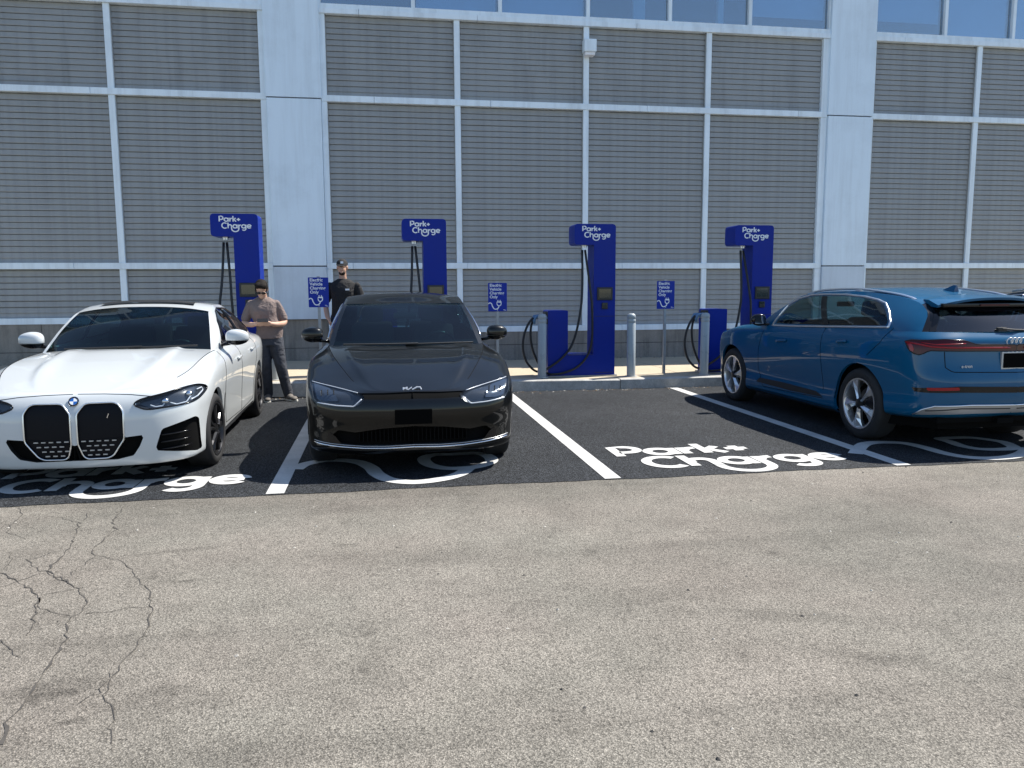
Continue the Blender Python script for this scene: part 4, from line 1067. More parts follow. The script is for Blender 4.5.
    for li in range(-1, len(D)):
        ff = [f for f, l_, k in zip(F, lab, inp) if l_ == li and k]
        if not ff: continue
        a, b, c = (V3[ff[0][k]] for k in range(3))
        if np.cross(b-a, c-a)[0] < 0: ff = [f[::-1] for f in ff]
        used = sorted({i for f in ff for i in f}); mp = {u: i for i, u in enumerate(used)}; fl = [tuple(mp[i] for i in f) for f in ff]
        for sg in (1, -1):
            car.put('side_frame' if li < 0 else 'side_window', V3[used]*np.array((sg, 1, 1)), fl if sg > 0 else [f[::-1] for f in fl], car.paint if li < 0 else (sidemats[li] if sidemats else 'side_glass'))
    car.D = D
    car.finish_bvh()
def underbody(car, poly, z0=0.20, z1=0.30):
    w_, y0, y1 = poly[1][0], poly[0][1], poly[2][1]
    poly = [(-w_*.6, y0), (w_*.6, y0), (w_*.92, y0+.45), (w_, y0+.7), (w_, y1-.5), (w_*.7, y1-.05), (-w_*.7, y1-.05), (-w_, y1-.5), (-w_, y0+.7), (-w_*.92, y0+.45)]
    car.mb('underbody', MB().prism(poly, 'z', z0, z1), 'void_black', smooth=False)

# ------------------------------------------------------------------ white saloon
def build_white():
    L, af, ar = 4.78, 0.85, 3.706
    th = R_(1.1); nose = Vector((-2.472, 6.60))
    ctr = nose+Vector((-math.sin(th), math.cos(th)))*L/2
    c = Car('parked_car', L, ctr, th, 'paint_white', 'white four-door car with twin black grilles, parked at the left edge')
    fx = (0, .40, .71, .89, .972, 1); kw = dict(af=af, ar=ar, fx=fx, fy=(0, .012, .055, .165, .42), ys=(1.62, 2.4, 3.05))
    rows = [ring(.80, .16, 4.62, {0: .165, 5: .185, 6: .16, 8: .16, 9: .2, 14: .27}, **kw),
            ring(.90, .05, 4.70, {0: .185, 4: .20, 6: .215, 8: .215, 10: .30, 14: .36}, **kw),
            ring(.915, .022, 4.75, {0: .26, 4: .28, 6: .31, 8: .31, 10: .42, 14: .50}, **kw),
            ring(.922, .0, 4.78, {0: .42, 4: .43, 6: .45, 8: .46, 10: .56, 14: .64}, **kw),
            ring(.935, .005, 4.77, {0: .58, 4: .58, 6: .62, 8: .64, 10: .72, 14: .80}, **kw),
            ring(.945, .03, 4.75, {0: .70, 4: .69, 5: .73, 6: .76, 8: .80, 10: .86, 14: .93}, **kw),
            ring(.925, .075, 4.74, {0: .765, 3: .775, 4: .80, 5: .87, 6: .90, 8: .93, 10: .97, 14: 1.01}, **kw)]
    top = ring(.86, .125, 4.70, {0: .795, 2: .805, 3: .835, 4: .885, 5: .955, 6: 1.01, 8: 1.02, 10: 1.05, 14: 1.05}, **kw)
    top[:, 0] = [0, .28, .50, .64, .735, .785, .80, .845, .855, .84, .74, .66, .50, .26, 0]
    top[3, 1] += .04; top[10, 1] = 4.25; top[11, 1] = 4.50; top[12, 1] = 4.62
    rows.append(top); c.shell(rows)
    dl = [(1.90, 1.065), (2.40, 1.065), (2.86, 1.07), (2.86, 1.405), (2.6, 1.41), (2.4, 1.38), (2.15, 1.28)]
    dr = [(2.92, 1.075), (3.45, 1.09), (3.92, 1.12), (3.78, 1.24), (3.52, 1.335), (3.25, 1.385), (2.92, 1.405)]
    greenhouse(c, 6, 10, [(1.95, .73, 1.235), (2.25, .665, 1.385), (2.6, .62, 1.445), (3.0, .605, 1.44), (3.4, .605, 1.395), (3.85, .63, 1.27)], 2.22, 3.45,
               [(1.36, 1.06), (1.78, 1.285), (2.20, 1.437)], [(2.20, 1.437), (2.55, 1.492), (3.0, 1.49), (3.5, 1.43)], [(3.5, 1.43), (3.95, 1.27), (4.35, 1.085)],
               [dl, dr], glass_t=0.955, ridge=(.60, .016, .05), hoodC=[(0.45, .885), (0.9, .985), (1.36, 1.05), (1.62, 1.06)], tailC=[(4.25, 1.09), (4.5, 1.085)], sidemats=['dark_glass', 'dark_glass'])
    # wheel openings
    for y in (af, ar): c.hole(arch(c, y, .345, .375), 'x', 1)
    # grille, intakes, lamps: traced on the photo, mirrored on the car
    kid = c.pr(c.px(rounded([(76.3, 414.5), (83.8, 404.6), (88, 403.3), (113.5, 402.2), (118.5, 404.2), (123.2, 411.5), (124.3, 439), (114, 455.2), (108.5, 457.8), (88.5, 458.9), (84, 456.8), (78.2, 444.5)], 2.2, 3)), 'y')
    low = c.pr(c.px([(74.5, 446), (100, 440), (125, 437.3), (144.5, 434.7), (140, 446), (134, 455.3), (118, 459.3), (74.5, 461)]), 'y')
    sid = c.pr(c.px(rounded([(155.3, 450.4), (161.8, 429), (195.5, 415.8), (199, 417.2), (202.3, 446.5), (199.5, 449.6), (190, 450.6)], 1.6, 3)), 'y')
    hl = c.pr(c.px(spline([(134, 404.3), (141, 399.2), (162, 393.7), (188, 385.9), (200, 384), (207, 386.2), (204, 392.4), (196, 399.5), (183, 404), (164.7, 407.3), (148, 409.4), (139.5, 407.6)], 3, True)), 'y')
    c.hole(low, 'y', -1); c.hole(kid, 'y', -1); c.hole(sid, 'y', -1); c.hole(hl, 'y', -1)
    c.region([(1.30, .25), (2.42, .25), (2.42, 1.0), (1.45, 1.0)], 2); c.region([(2.42, .25), (3.30, .25), (3.45, .6), (3.45, 1.0), (2.42, 1.0)], 4)
    c.shell_out({2: 'door', 3: 'door', 4: 'door', 5: 'door'})
    c.wall_in('lower_intake', low, 'y', -1, .06, 'trim_black'); c.decal('intake_back', low, 'y', -1, -.055, 'void_black')
    g = c.decal('grille', kid, 'y', -1, -.012, 'grille_dark'); c.wall_in('grille_rim', kid, 'y', -1, .05, 'satin_alu', g)
    c.trim('grille_surround', kid, 'y', -1, .0065, 'satin_alu', g, closed=True, off=.004, step=.015)
    # short bright studs in the lower half of each grille
    kp = np.array(kid); x0, x1 = kp[:, 0].min(), kp[:, 0].max(); z0, z1 = kp[:, 1].min(), kp[:, 1].max()
    for k in range(4):
        for i in range(6):
            xx = x0+(x1-x0)*(i+0.35+0.35*(k % 2))/6.1; zz = z0+(z1-z0)*(0.07+0.085*k)
            if pip(kid, np.array([[xx, zz]]))[0] and np.linalg.norm(nearest_on(kid, np.array((xx, zz)))-np.array((xx, zz))) > .022:
                for sg in (1, -1):
                    h = c.cast((xx, zz), 'y', -1)
                    if h is not None: c.mb('grille_stud', MB().box(sg*xx-.016, sg*xx+.016, h[1]+.004, h[1]+.016, zz-.0045, zz+.0045), 'silver_trim', g[0 if sg > 0 else 1], smooth=False)
    si = c.wall_in('side_intake', sid, 'y', -1, .07, 'gloss_black'); c.decal('intake_back', sid, 'y', -1, -.065, 'void_black', si)
    sp = np.array(sid); cx, cz = sp.mean(0)
    for k in range(3):
        zz = sp[:, 1].min()+(np.ptp(sp[:, 1]))*(.2+.2*k)
        c.trim('intake_vane', [(sp[:, 0].min()+.03, zz), (sp[:, 0].max()-.05, zz+.012)], 'y', -1, .006, 'gloss_black', si, off=-.03)
    # headlamps
    h = c.wall_in('headlight', hl, 'y', -1, .05, 'lamp_dark', flare=.12)
    c.decal('lamp_housing', hl, 'y', -1, -.045, 'lamp_dark', h); c.decal('lamp_lens', hl, 'y', -1, .001, 'lens_clear', h)
    c.trim('lamp_bezel', hl, 'y', -1, .007, 'gloss_black', h, closed=True, off=.001, step=.015)
    for path in ([(149.5, 405.6), (155, 407.4), (162, 406.2), (166.5, 399.5)], [(169.5, 403), (176, 404.6), (186, 402), (190, 396)], [(196, 389.5), (201, 387.2), (202.5, 390), (197, 396), (190, 400)]):
        c.trim('light_guide', c.pr(c.px(path), 'y'), 'y', -1, .006, 'lamp_white', h, off=-.022, step=.012)
    for q in ((164, 401.5), (188, 394)):
        p = c.px([q])[0]
        for i, sg in enumerate((1, -1)): V, F = ellipsoid((p[0]*sg, p[1]+.035, p[2]), (.032, .03, .026)); c.put('projector', V, F, 'chrome', h[i])
    # roundel and small badge
    p = c.px([(74.3, 401.6)])[0]; p[0] = 0
    em = bpy.data.objects.new('emblem', None); COL.objects.link(em); em.parent = c.root; em.location = (0, p[1]-c.L/2-.004, p[2]); em.rotation_euler = (R_(62), 0, 0)
    MB().lathe([(0, .004), (.030, .004), (.041, .003), (.041, -.01)], 32).build('emblem_ring', 'gloss_black', em, auto=50)
    for q in range(4):
        a0 = 90*q; V = [(0, 0, .0055)]+[(.0285*math.cos(R_(a0+90*k/8)), .0285*math.sin(R_(a0+90*k/8)), .0055) for k in range(9)]
        MB().add(V, [(0, k, k+1) for k in range(1, 9)]).build('emblem_quarter', 'badge_blue' if q % 2 else 'vinyl_white', em)
    MB().lathe([(.039, .0035), (.041, .006), (.043, .0035)], 32, closed=True).build('emblem_rim', 'chrome', em)
    MB().lathe([(.0285, .0035), (.030, .0065), (.0315, .0035)], 32, closed=True).build('emblem_rim', 'chrome', em)
    bp = c.px([(108, 415.5)])[0]; c.mb('small_badge', MB().tube([(bp[0]-.006, bp[1]-.004, bp[2]-.018), (bp[0], bp[1]-.004, bp[2]), (bp[0]+.008, bp[1]-.004, bp[2]+.016)], [.006, .005, .007], 6), 'chrome')
    # shut lines
    seamline(c, c.pr(c.px([(78, 394.3), (105, 394), (130, 394.5), (150, 396.2), (158, 395.2)]), 'y'), 'y', -1, .0035)
    seamline(c, [(1.36, .50), (1.32, .70), (1.42, .86), (1.60, .995)], r=.004); seamline(c, [(1.36, .50), (1.40, .30)], r=.004)
    seamline(c, [(2.42, .27), (2.42, 1.02)], r=.004); seamline(c, [(3.22, .30), (3.30, .55), (3.47, .80), (3.50, 1.03)], r=.004); seamline(c, [(1.40, .30), (2.42, .275), (3.22, .30)], r=.004)
    hs = [tuple(p) for p in c.top[c.uc[3]+8:c.uc[6]]]
    for sg in (1, -1): c.mb('shut_line', MB().tube([(p[0]*sg, p[1], p[2]-.001) for p in hs[::3]], .004, 5), 'void_black')
    c.decal('sill_trim', [(1.30, .185), (3.28, .185), (3.26, .265), (1.34, .265)], 'x', 1, .004, 'gloss_black', step=.04)
    c.decal('air_breather', [(1.255, .42), (1.285, .40), (1.30, .62), (1.27, .60)], 'x', 1, .004, 'gloss_black', step=.02)
    c.trim('door_handle', [(2.16, .875), (2.36, .885)], 'x', 1, .016, 'paint_white', off=.014); c.trim('door_handle', [(3.08, .905), (3.28, .915)], 'x', 1, .016, 'paint_white', off=.014)
    for d in c.D: c.trim('window_trim', d, 'x', 1, .009, 'gloss_black', closed=True, off=.002)
    V, F = c.sect('', *sunroof(c, 2.34, 3.25), None, nt=20, t1=.72, pw=2.6, add=False, build=False, off=.006); c.put('sunroof', V, F, 'gloss_black')
    V, F = c.sect('', *sunroof(c, 2.34, 2.42), None, nt=20, t1=.72, pw=2.6, add=False, build=False, off=.022); c.put('wind_deflector', V, F, 'trim_black')
    for y in (af, ar): wheel_house(c, y, .345, .385, .56, .87); arch_lip(c, y, .345, .375, 'paint_white')
    mirrors(c, .865, 1.86, 1.12, .235, .16, .16, 'paint_white', 'gloss_black', (.80, 1.93, 1.03))
    interior(c, 1.55, 3.6, .70, dash_z=.93, front=.36, seat_y=(2.55, 3.35), top=1.33)
    c.mb('inner_mirror', MB().box(-.12, .12, 2.08, 2.11, 1.25, 1.315, .012), 'plastic_black'); c.mb('camera_pod', MB().box(-.05, .05, 2.08, 2.16, 1.32, 1.375, .01), 'plastic_black')
    underbody(c, [(-.78, .2), (.78, .2), (.78, 4.55), (-.78, 4.55)], .17, .26)
    for i, y in enumerate((1.33, 1.37)):
        c.mb('wiper', MB().tube([(-.5+.55*i, y, 1.062), (-.1+.55*i, y-.02, 1.07), (.18+.5*i, y+.03, 1.072)], .008, 6), 'trim_black')
    add_wheels(c, wheel('wheel', .335, .245, .245, 'twin', ('rim_dark', 'rim_dark')), .335, .815, af, ar, R_(-3))
    return c
def sunroof(c, y0, y1, n=16):
    """part of the roof loft between two stations"""
    ys = np.linspace(y0, y1, n); E = c.rail(ys); C = []
    for y in ys:
        h = c.bvh.ray_cast(Vector((0, y, 3)), Vector((0, 0, -1))); C.append((0, y, h[0].z if h[0] else 1.4))
    return np.array(C), E

# ------------------------------------------------------------------ dark crossover
def build_dark():
    L, af, ar = 4.695, 0.86, 3.76
    c = Car('parked_car', L, (0.21, 6.60+L/2), R_(0.2), 'paint_graphite', 'glossy dark grey crossover facing the camera, bonnet towards the lane')
    kw = dict(af=af, ar=ar, fx=(0, .41, .76, .935, .988, 1), fy=(0, .015, .075, .215, .46), ys=(1.36, 2.3, 3.0), rx=(1, .97, .90, .70, .36, 0), ry=(-.46, -.2, -.07, -.015, 0))
    rows = [ring(.84, .16, 4.55, {0: .185, 5: .20, 6: .165, 8: .165, 10: .24, 14: .28}, **kw),
            ring(.912, .055, 4.62, {0: .205, 4: .225, 6: .23, 8: .23, 10: .30, 14: .34}, **kw),
            ring(.926, .03, 4.66, {0: .275, 4: .30, 6: .32, 8: .32, 10: .40, 14: .45}, **kw),
            ring(.928, .035, 4.68, {0: .40, 4: .42, 6: .46, 8: .48, 10: .54, 14: .60}, **kw),
            ring(.932, .0, 4.695, {0: .55, 4: .56, 6: .60, 8: .64, 10: .70, 14: .76}, **kw),
            ring(.94, .015, 4.69, {0: .645, 4: .67, 5: .73, 6: .74, 8: .80, 10: .86, 14: .90}, **kw),
            ring(.925, .05, 4.66, {0: .70, 2: .71, 3: .76, 4: .83, 5: .925, 6: .945, 8: .95, 10: 1.0, 14: 1.0}, **kw)]
    top = ring(.84, .085, 4.62, {0: .735, 1: .738, 2: .755, 3: .80, 4: .885, 5: .985, 6: 1.05, 8: 1.05, 10: 1.09, 11: 1.09, 14: 1.06}, **kw)
    top[:, 0] = [0, .25, .41, .50, .595, .70, .775, .825, .84, .83, .77, .68, .52, .27, 0]
    top[3, 1] += .02; top[10, 1] = 4.20; top[11, 1] = 4.44; top[12, 1] = 4.56
    rows.append(top); c.shell(rows)
    dl = [(1.80, 1.10), (2.3, 1.10), (2.80, 1.11), (2.80, 1.44), (2.5, 1.445), (2.25, 1.40), (2.0, 1.28)]
    dr = [(2.88, 1.115), (3.4, 1.125), (3.85, 1.16), (3.65, 1.30), (3.35, 1.40), (2.88, 1.435)]
    greenhouse(c, 6, 11, [(1.75, .715, 1.275), (2.1, .65, 1.455), (2.5, .625, 1.525), (3.0, .615, 1.525), (3.5, .61, 1.48), (4.0, .63, 1.33)], 2.08, 3.75,
               [(1.15, 1.055), (1.62, 1.275), (2.06, 1.455)], [(2.06, 1.455), (2.45, 1.562), (3.0, 1.575), (3.75, 1.47)], [(3.75, 1.47), (4.15, 1.29), (4.48, 1.10)],
               [dl, dr], glass_t=0.94, ridge=(.78, .010, .06), hoodC=[(0.35, .835), (0.75, .965), (1.15, 1.05), (1.36, 1.07)], tailC=[(4.3, 1.10)], sidemats=['side_glass', 'dark_glass'], pillar_mat='paint_graphite')
    for y in (af, ar): c.hole(arch(c, y, .365, .40), 'x', 1)
    hlp = c.px(spline([(506.5, 375.5), (490, 381.5), (466, 389.6), (460.5, 396), (470, 403.5), (487, 401.5), (504.5, 397), (508, 385)], 3, True)); hl = c.pr(hlp, 'y')
    band = c.pr(c.px([(413.5, 391.6), (440, 391.6), (465, 390.5), (461, 396.8), (440, 398.4), (413.5, 398.8)]), 'y')
    low = c.pr(c.px([(413.5, 426), (445, 426.5), (470, 428.5), (486, 425), (494, 431), (489, 437.5), (470, 441.5), (445, 443.3), (413.5, 444)]), 'y')
    for Q_ in (band, low): Q_[0] = (0.0, Q_[0][1]); Q_[-1] = (0.0, Q_[-1][1])
    for P in (hl, [(-.03 if abs(q[0]) < 1e-6 else q[0], q[1]) for q in band], [(-.03 if abs(q[0]) < 1e-6 else q[0], q[1]) for q in low]): c.hole(P, 'y', -1)
    c.region([(1.30, .25), (2.38, .25), (2.38, 1.0), (1.40, 1.0)], 2); c.region([(2.38, .25), (3.28, .25), (3.45, .6), (3.5, 1.0), (2.38, 1.0)], 4)
    c.shell_out({2: 'door', 3: 'door', 4: 'door', 5: 'door'})
    h = c.wall_in('headlight', hl, 'y', -1, .05, 'lamp_dark', flare=.1)
    c.decal('lamp_housing', hl, 'y', -1, -.045, 'lamp_dark', h); c.decal('lamp_lens', hl, 'y', -1, .001, 'lens_clear', h)
    c.trim('light_guide', c.pr(c.px([(463, 396.5), (471, 403.2), (487, 401.3), (504, 397.2)]), 'y'), 'y', -1, .006, 'lamp_white', h, off=.001, step=.012)
    c.trim('light_guide', c.pr(c.px([(506, 376.5), (490, 382), (466, 390)]), 'y'), 'y', -1, .004, 'lamp_white', h, off=.001, step=.012)
    lp = c.pr(c.px([(505, 379), (492, 384), (487, 391), (485, 397.5), (496, 397), (504, 394)]), 'y')
    c.decal('reflector', lp, 'y', -1, -.02, 'lamp_inner', h)
    for xx in (489, 494.5, 500):
        q = c.px([(xx, 390)])[0]
        for i, sg in enumerate((1, -1)): c.mb('lamp_divider', MB().tube([(q[0]*sg, q[1]+.012, q[2]-.05), (q[0]*sg+.004, q[1]+.016, q[2]+.04)], .006, 6), 'lamp_dark', h[i])
    c.wall_in('nose_band', band, 'y', -1, .02, 'gloss_black'); c.decal('nose_band', band, 'y', -1, -.012, 'void_black')
    lo = c.wall_in('lower_grille', low, 'y', -1, .07, 'trim_black'); c.decal('grille_back', low, 'y', -1, -.065, 'void_black', lo)
    L2 = np.array(low); zl, zh = L2[:, 1].min()+.01, L2[:, 1].max()-.03
    for k in range(13):
        xx = .04+.035*k
        for i, sg in enumerate((1, -1)):
            p = c.cast((xx, (zl+zh)/2), 'y', -1)
            if p is not None: c.mb('grille_fin', MB().box(sg*xx-.004, sg*xx+.004, p[1]+.02, p[1]+.06, zl+.02, zh+.005), 'void_black', lo[i], smooth=False)
    # bright line under the bumper and the lip below it
    ch = c.pr(c.px([(413.5, 446.6), (440, 446.2), (462, 444.6), (485, 441.2), (500, 437.6), (507.5, 434.5)]), 'y')
    c.trim('bumper_trim', ch, 'y', -1, .008, 'chrome', off=.006, step=.02); c.trim('bumper_trim', [(p[0], p[1]+.018) for p in ch], 'y', -1, .004, 'silver_trim', off=.004, step=.02)
    lip = c.pr(c.px([(413.5, 449), (460, 447.5), (490, 443), (505, 439), (504, 446), (485, 450), (455, 452.5), (413.5, 453)]), 'y')
    c.decal('front_lip', lip, 'y', -1, .003, 'trim_black')
    # corner air curtain and cheek crease
    ac = c.pr(c.px([(489, 431), (494.5, 426), (497, 434), (491, 440), (482, 441)]), 'y'); c.decal('air_curtain', ac, 'y', -1, .004, 'gloss_black')
    # plate
    p0, p1 = c.px([(395, 424)])[0], c.px([(432, 408.5)])[0]; yy = c.px([(413, 416)])[0][1]
    c.mb('licence_plate', MB().box(p0[0], p1[0], yy-.022, yy+.02, p0[2], p1[2], .004), 'plate_black', smooth=False)
    # emblem strokes
    q = c.px([(413, 388.3)])[0]; u = .0265
    G = [[(-2.9, -.7), (-2.9, .7)], [(-2.85, -.2), (-1.5, .7)], [(-2.3, .15), (-1.35, -.7), (-.1, .7), (-.1, -.7), (1.5, .7), (2.5, .7), (2.9, -.7)]]
    em = bpy.data.objects.new('emblem', None); COL.objects.link(em); em.parent = c.root; em.location = (q[0]*0, q[1]-c.L/2-.012, q[2]); em.rotation_euler = (R_(-22), 0, 0)
    for st in G: MB().tube([(a*u, 0, b*u*.62) for a, b in st], .0072, 6).build('emblem_stroke', 'badge_silver', em)
    # shut lines
    hs = [tuple(p) for p in c.top[c.uc[3]:c.uc[6]]]
    for sg in (1, -1): c.mb('shut_line', MB().tube([(p[0]*sg, p[1], p[2]-.002) for p in hs[::3]], .004, 5), 'void_black')
    seamline(c, [(1.33, .28), (1.30, .6), (1.38, .85), (1.50, 1.02)], r=.004); seamline(c, [(2.38, .28), (2.38, 1.03)], r=.004); seamline(c, [(3.26, .30), (3.35, .55), (3.5, .8), (3.52, 1.04)], r=.004)
    for d in c.D: c.trim('window_trim', d, 'x', 1, .009, 'chrome', closed=True, off=.002)
    for y in (af, ar): wheel_house(c, y, .365, .41, .56, .92); arch_lip(c, y, .365, .40, 'trim_black')
    c.decal('sill_trim', [(1.34, .18), (3.30, .18), (3.30, .28), (1.34, .28)], 'x', 1, .004, 'trim_black', step=.04)
    c.decal('side_marker', [(.36, .50), (.40, .50), (.40, .57), (.36, .57)], 'x', 1, .003, 'amber', step=.02)
    mirrors(c, .835, 1.50, 1.155, .215, .15, .17, 'paint_graphite', 'gloss_black', (.775, 1.60, 1.075))
    interior(c, 1.40, 3.7, .71, dash_z=.99, front=.37, seat_y=(2.45, 3.30), top=1.43)
    c.mb('inner_mirror', MB().box(-.12, .12, 1.92, 1.95, 1.29, 1.355, .012), 'plastic_black')
    for i, y in enumerate((1.12, 1.16)): c.mb('wiper', MB().tube([(-.62+.6*i, y, 1.075-.01*i), (-.2+.6*i, y-.03, 1.075), (.10+.55*i, y+.0, 1.075)], .009, 6), 'trim_black')
    underbody(c, [(-.82, .2), (.82, .2), (.82, 4.5), (-.82, 4.5)], .17, .27)
    add_wheels(c, wheel('wheel', .358, .245, .25, 'blade', ('rim_dark', 'rim_dark')), .358, .805, af, ar)
    return c

# ------------------------------------------------------------------ blue estate SUV
def suv_shell(c, af, ar):
    kw = dict(af=af, ar=ar, fx=(0, .36, .64, .84, .95, 1), fy=(0, .02, .08, .22, .46), ys=(1.50, 2.4, 3.1), rx=(1, .985, .925, .72, .38, 0), ry=(-.50, -.20, -.055, -.012, 0))
    rows = [ring(.86, .15, 4.74, {0: .20, 5: .22, 6: .20, 8: .20, 9: .24, 10: .32, 14: .36}, **kw),
            ring(.935, .06, 4.82, {0: .24, 4: .26, 6: .26, 8: .26, 10: .36, 14: .40}, **kw),
            ring(.95, .03, 4.865, {0: .34, 4: .36, 6: .36, 8: .36, 10: .45, 14: .48}, **kw),
            ring(.938, .01, 4.895, {0: .50, 6: .47, 8: .48, 10: .56, 14: .58}, **kw),
            ring(.955, .0, 4.90, {0: .65, 6: .66, 8: .67, 10: .70, 14: .70}, **kw),
            ring(.967, .03, 4.86, {0: .80, 4: .82, 6: .85, 8: .87, 10: .88, 14: .87}, **kw),
            ring(.965, .06, 4.845, {0: .90, 4: .91, 6: .95, 8: .97, 10: 1.00, 14: 1.00}, **kw),
            ring(.95, .10, 4.84, {0: .945, 4: .97, 5: 1.02, 6: 1.04, 8: 1.06, 10: 1.085, 14: 1.085}, **kw)]
    top = ring(.90, .17, 4.78, {0: .97, 3: .99, 4: 1.01, 5: 1.07, 6: 1.115, 8: 1.14, 9: 1.155, 10: 1.17, 11: 1.175, 14: 1.16}, **kw)
    top[:, 0] = [0, .28, .53, .70, .80, .845, .865, .895, .90, .895, .875, .81, .60, .32, 0]
    rows.append(top); c.shell(rows)
def side_pts(c, pts, xl):
    """photo pixels -> side view (y,z) on a lateral plane of the car"""
    o = c.Mi @ Vector((0, 0, CAM_H)); out = []
    for x, y in pts:
        d = c.Mi.to_3x3() @ px_ray(x, y); xx = xl
        for _ in range(6):
            p = o+d*((xx-o.x)/d.x)
            if xl < .9: v = min(1, max(0, (p.z-1.14)/.42)); xx = .895-.245*v+.12*v*(1-v)
        out.append((p.y, p.z))
    return out
SUV_RAIL = [(1.9, .775, 1.335), (2.3, .70, 1.505), (2.7, .672, 1.55), (3.2, .655, 1.56), (3.8, .63, 1.525), (4.2, .61, 1.465), (4.45, .655, 1.36)]
def suv_green(c, dl, dr, **k):
    greenhouse(c, 6, 11, SUV_RAIL, 2.28, 4.32, [(1.30, 1.13), (1.72, 1.33), (2.24, 1.545)], [(2.24, 1.535), (2.7, 1.595), (3.4, 1.598), (4.32, 1.522)], [(4.40, 1.485), (4.60, 1.33), (4.765, 1.175)], [dl, dr],
               glass_t=.91, hoodC=[(.5, 1.06), (.9, 1.10), (1.30, 1.13), (1.5, 1.14)], tailC=[(4.6, 1.175), (4.7, 1.17)], rear_t=.93, rear_mat='gloss_black', **k)
def build_blue():
    L, af, ar = 4.90, 0.905, 3.833
    dlt = R_(1.1); front = Vector((5.80, 11.34)); ctr = front+Vector((math.sin(dlt), -math.cos(dlt)))*L/2
    c = Car('parked_car', L, ctr, math.pi+dlt, 'paint_blue', 'blue estate SUV seen from behind, backed by a red light bar, at the right edge')
    suv_shell(c, af, ar)
    dl = side_pts(c, [(775, 323.4), (781, 315.5), (789, 306), (801, 299.5), (814, 296.3), (823, 295.8), (823.5, 325)], .83)
    dr = side_pts(c, [(828.5, 295.8), (846, 296), (863, 298), (874, 301), (880.5, 304.5), (883.5, 312), (886.2, 321), (885.5, 325.6), (829, 325.2)], .83)
    suv_green(c, dl, dr, sidemats=['side_glass', 'side_glass'], screens=('windscreen_glass', 'dark_glass'))
    for y in (af, ar): c.hole(arch(c, y, .385, .425), 'x', 1)
    c.region([(1.42, .27), (2.48, .27), (2.48, 1.1), (1.45, 1.1)], 2); c.region([(2.48, .27), (3.30, .27), (3.42, .6), (3.62, .85), (3.66, 1.12), (2.48, 1.1)], 4)
    c.shell_out({2: 'door', 3: 'door', 4: 'door', 5: 'door'})
    # rear lamps: one bar across, deeper clusters at the corners
    cl = c.pr(c.px([(904.5, 341), (912, 339.6), (921, 340.2), (945, 339.4), (964, 340.4), (976, 344.4), (1009, 344.8), (1009, 351), (977, 351), (929, 350.5), (923, 353.6), (917, 355.2), (910, 352), (906, 346)]), 'y')
    cl[6] = (0.0, cl[6][1]); cl[7] = (0.0, cl[7][1])
    lm = c.decal('tail_light', cl, 'y', 1, .008, 'lamp_red_dark'); c.trim('lamp_edge', cl, 'y', 1, .006, 'gloss_black', lm, closed=True, off=.004)
    c.trim('light_bar', c.pr(c.px([(905.5, 342), (930, 346.6), (945, 347.5), (1009, 347.6)]), 'y'), 'y', 1, .010, 'lamp_red', lm, off=.008)
    c.trim('light_strip', c.pr(c.px([(921, 342.5), (935, 344.6), (965, 343.6)]), 'y'), 'y', 1, .005, 'lamp_red', lm, off=.010)
    c.decal('outer_lens', c.pr(c.px([(904.8, 342), (908, 341.4), (913, 349), (912, 352), (908.5, 350)]), 'y'), 'y', 1, .013, 'lamp_red', lm, step=.012)
    rf = c.pr(c.px([(911, 387), (960, 386.6), (1009, 387), (1009, 392.8), (960, 392.6), (914, 391.6)]), 'y'); rf[2] = (0, rf[2][1]); rf[3] = (0, rf[3][1])
    rr = c.decal('bumper_inlay', rf, 'y', 1, .005, 'gloss_black')
    c.decal('reflector', c.pr(c.px([(926, 387.6), (959, 387.4), (959, 390.4), (926, 390.6)]), 'y'), 'y', 1, .010, 'lamp_red', rr)
    df = c.pr(c.px([(911.5, 414), (921, 409.2), (934, 406.2), (970, 405.3), (1009, 405), (1009, 412.5), (970, 413.6), (935, 414.4)]), 'y'); df[4] = (0, df[4][1]); df[5] = (0, df[5][1])
    dd = c.decal('diffuser', df, 'y', 1, .012, 'silver_trim'); c.trim('diffuser_edge', [(p[0], p[1]) for p in df[:5]], 'y', 1, .008, 'satin_alu', dd, off=.012)
    c.trim('diffuser_rib', c.pr(c.px([(924, 410.6), (960, 408.6), (1009, 408.2)]), 'y'), 'y', 1, .006, 'trim_black', dd, off=.012)
    p0, p1 = c.px([(994.5, 368)])[0], c.px([(1020.5, 352.8)])[0]; yy = c.px([(1007, 360)])[0][1]; hw = abs(p0[0]-p1[0])/2*1.05
    pf = c.mb('plate_frame', MB().box(-hw-.02, hw+.02, yy-.02, yy+.016, p0[2]-.014, p1[2]+.012, .004), 'silver_trim', smooth=False)
    c.mb('licence_plate', MB().box(-hw, hw, yy+.0, yy+.022, p0[2], p1[2]), 'plate_black', pf, smooth=False)
    q = c.px([(1009, 341.2)])[0]
    em = bpy.data.objects.new('emblem', None); COL.objects.link(em); em.parent = c.root; em.location = (0, q[1]-c.L/2+.006, q[2]); em.rotation_euler = (R_(-14), 0, 0)
    for k in range(4):
        MB().tube([((k-1.5)*.047+.033*math.cos(a), 0, .033*math.sin(a)) for a in np.linspace(0, 2*math.pi, 24, endpoint=False)], .0055, 6, True).build('emblem_ring', 'badge_silver', em, smooth=True)
    bq = c.px([(966.5, 366.6)])[0]; me = text_mesh('e-tron', .045, .002); me.materials.append(MATS['badge_silver'])
    obj('badge', me, c.root, (bq[0]+.06, bq[1]-c.L/2+.008, bq[2]-.012), (R_(90), 0, math.pi))
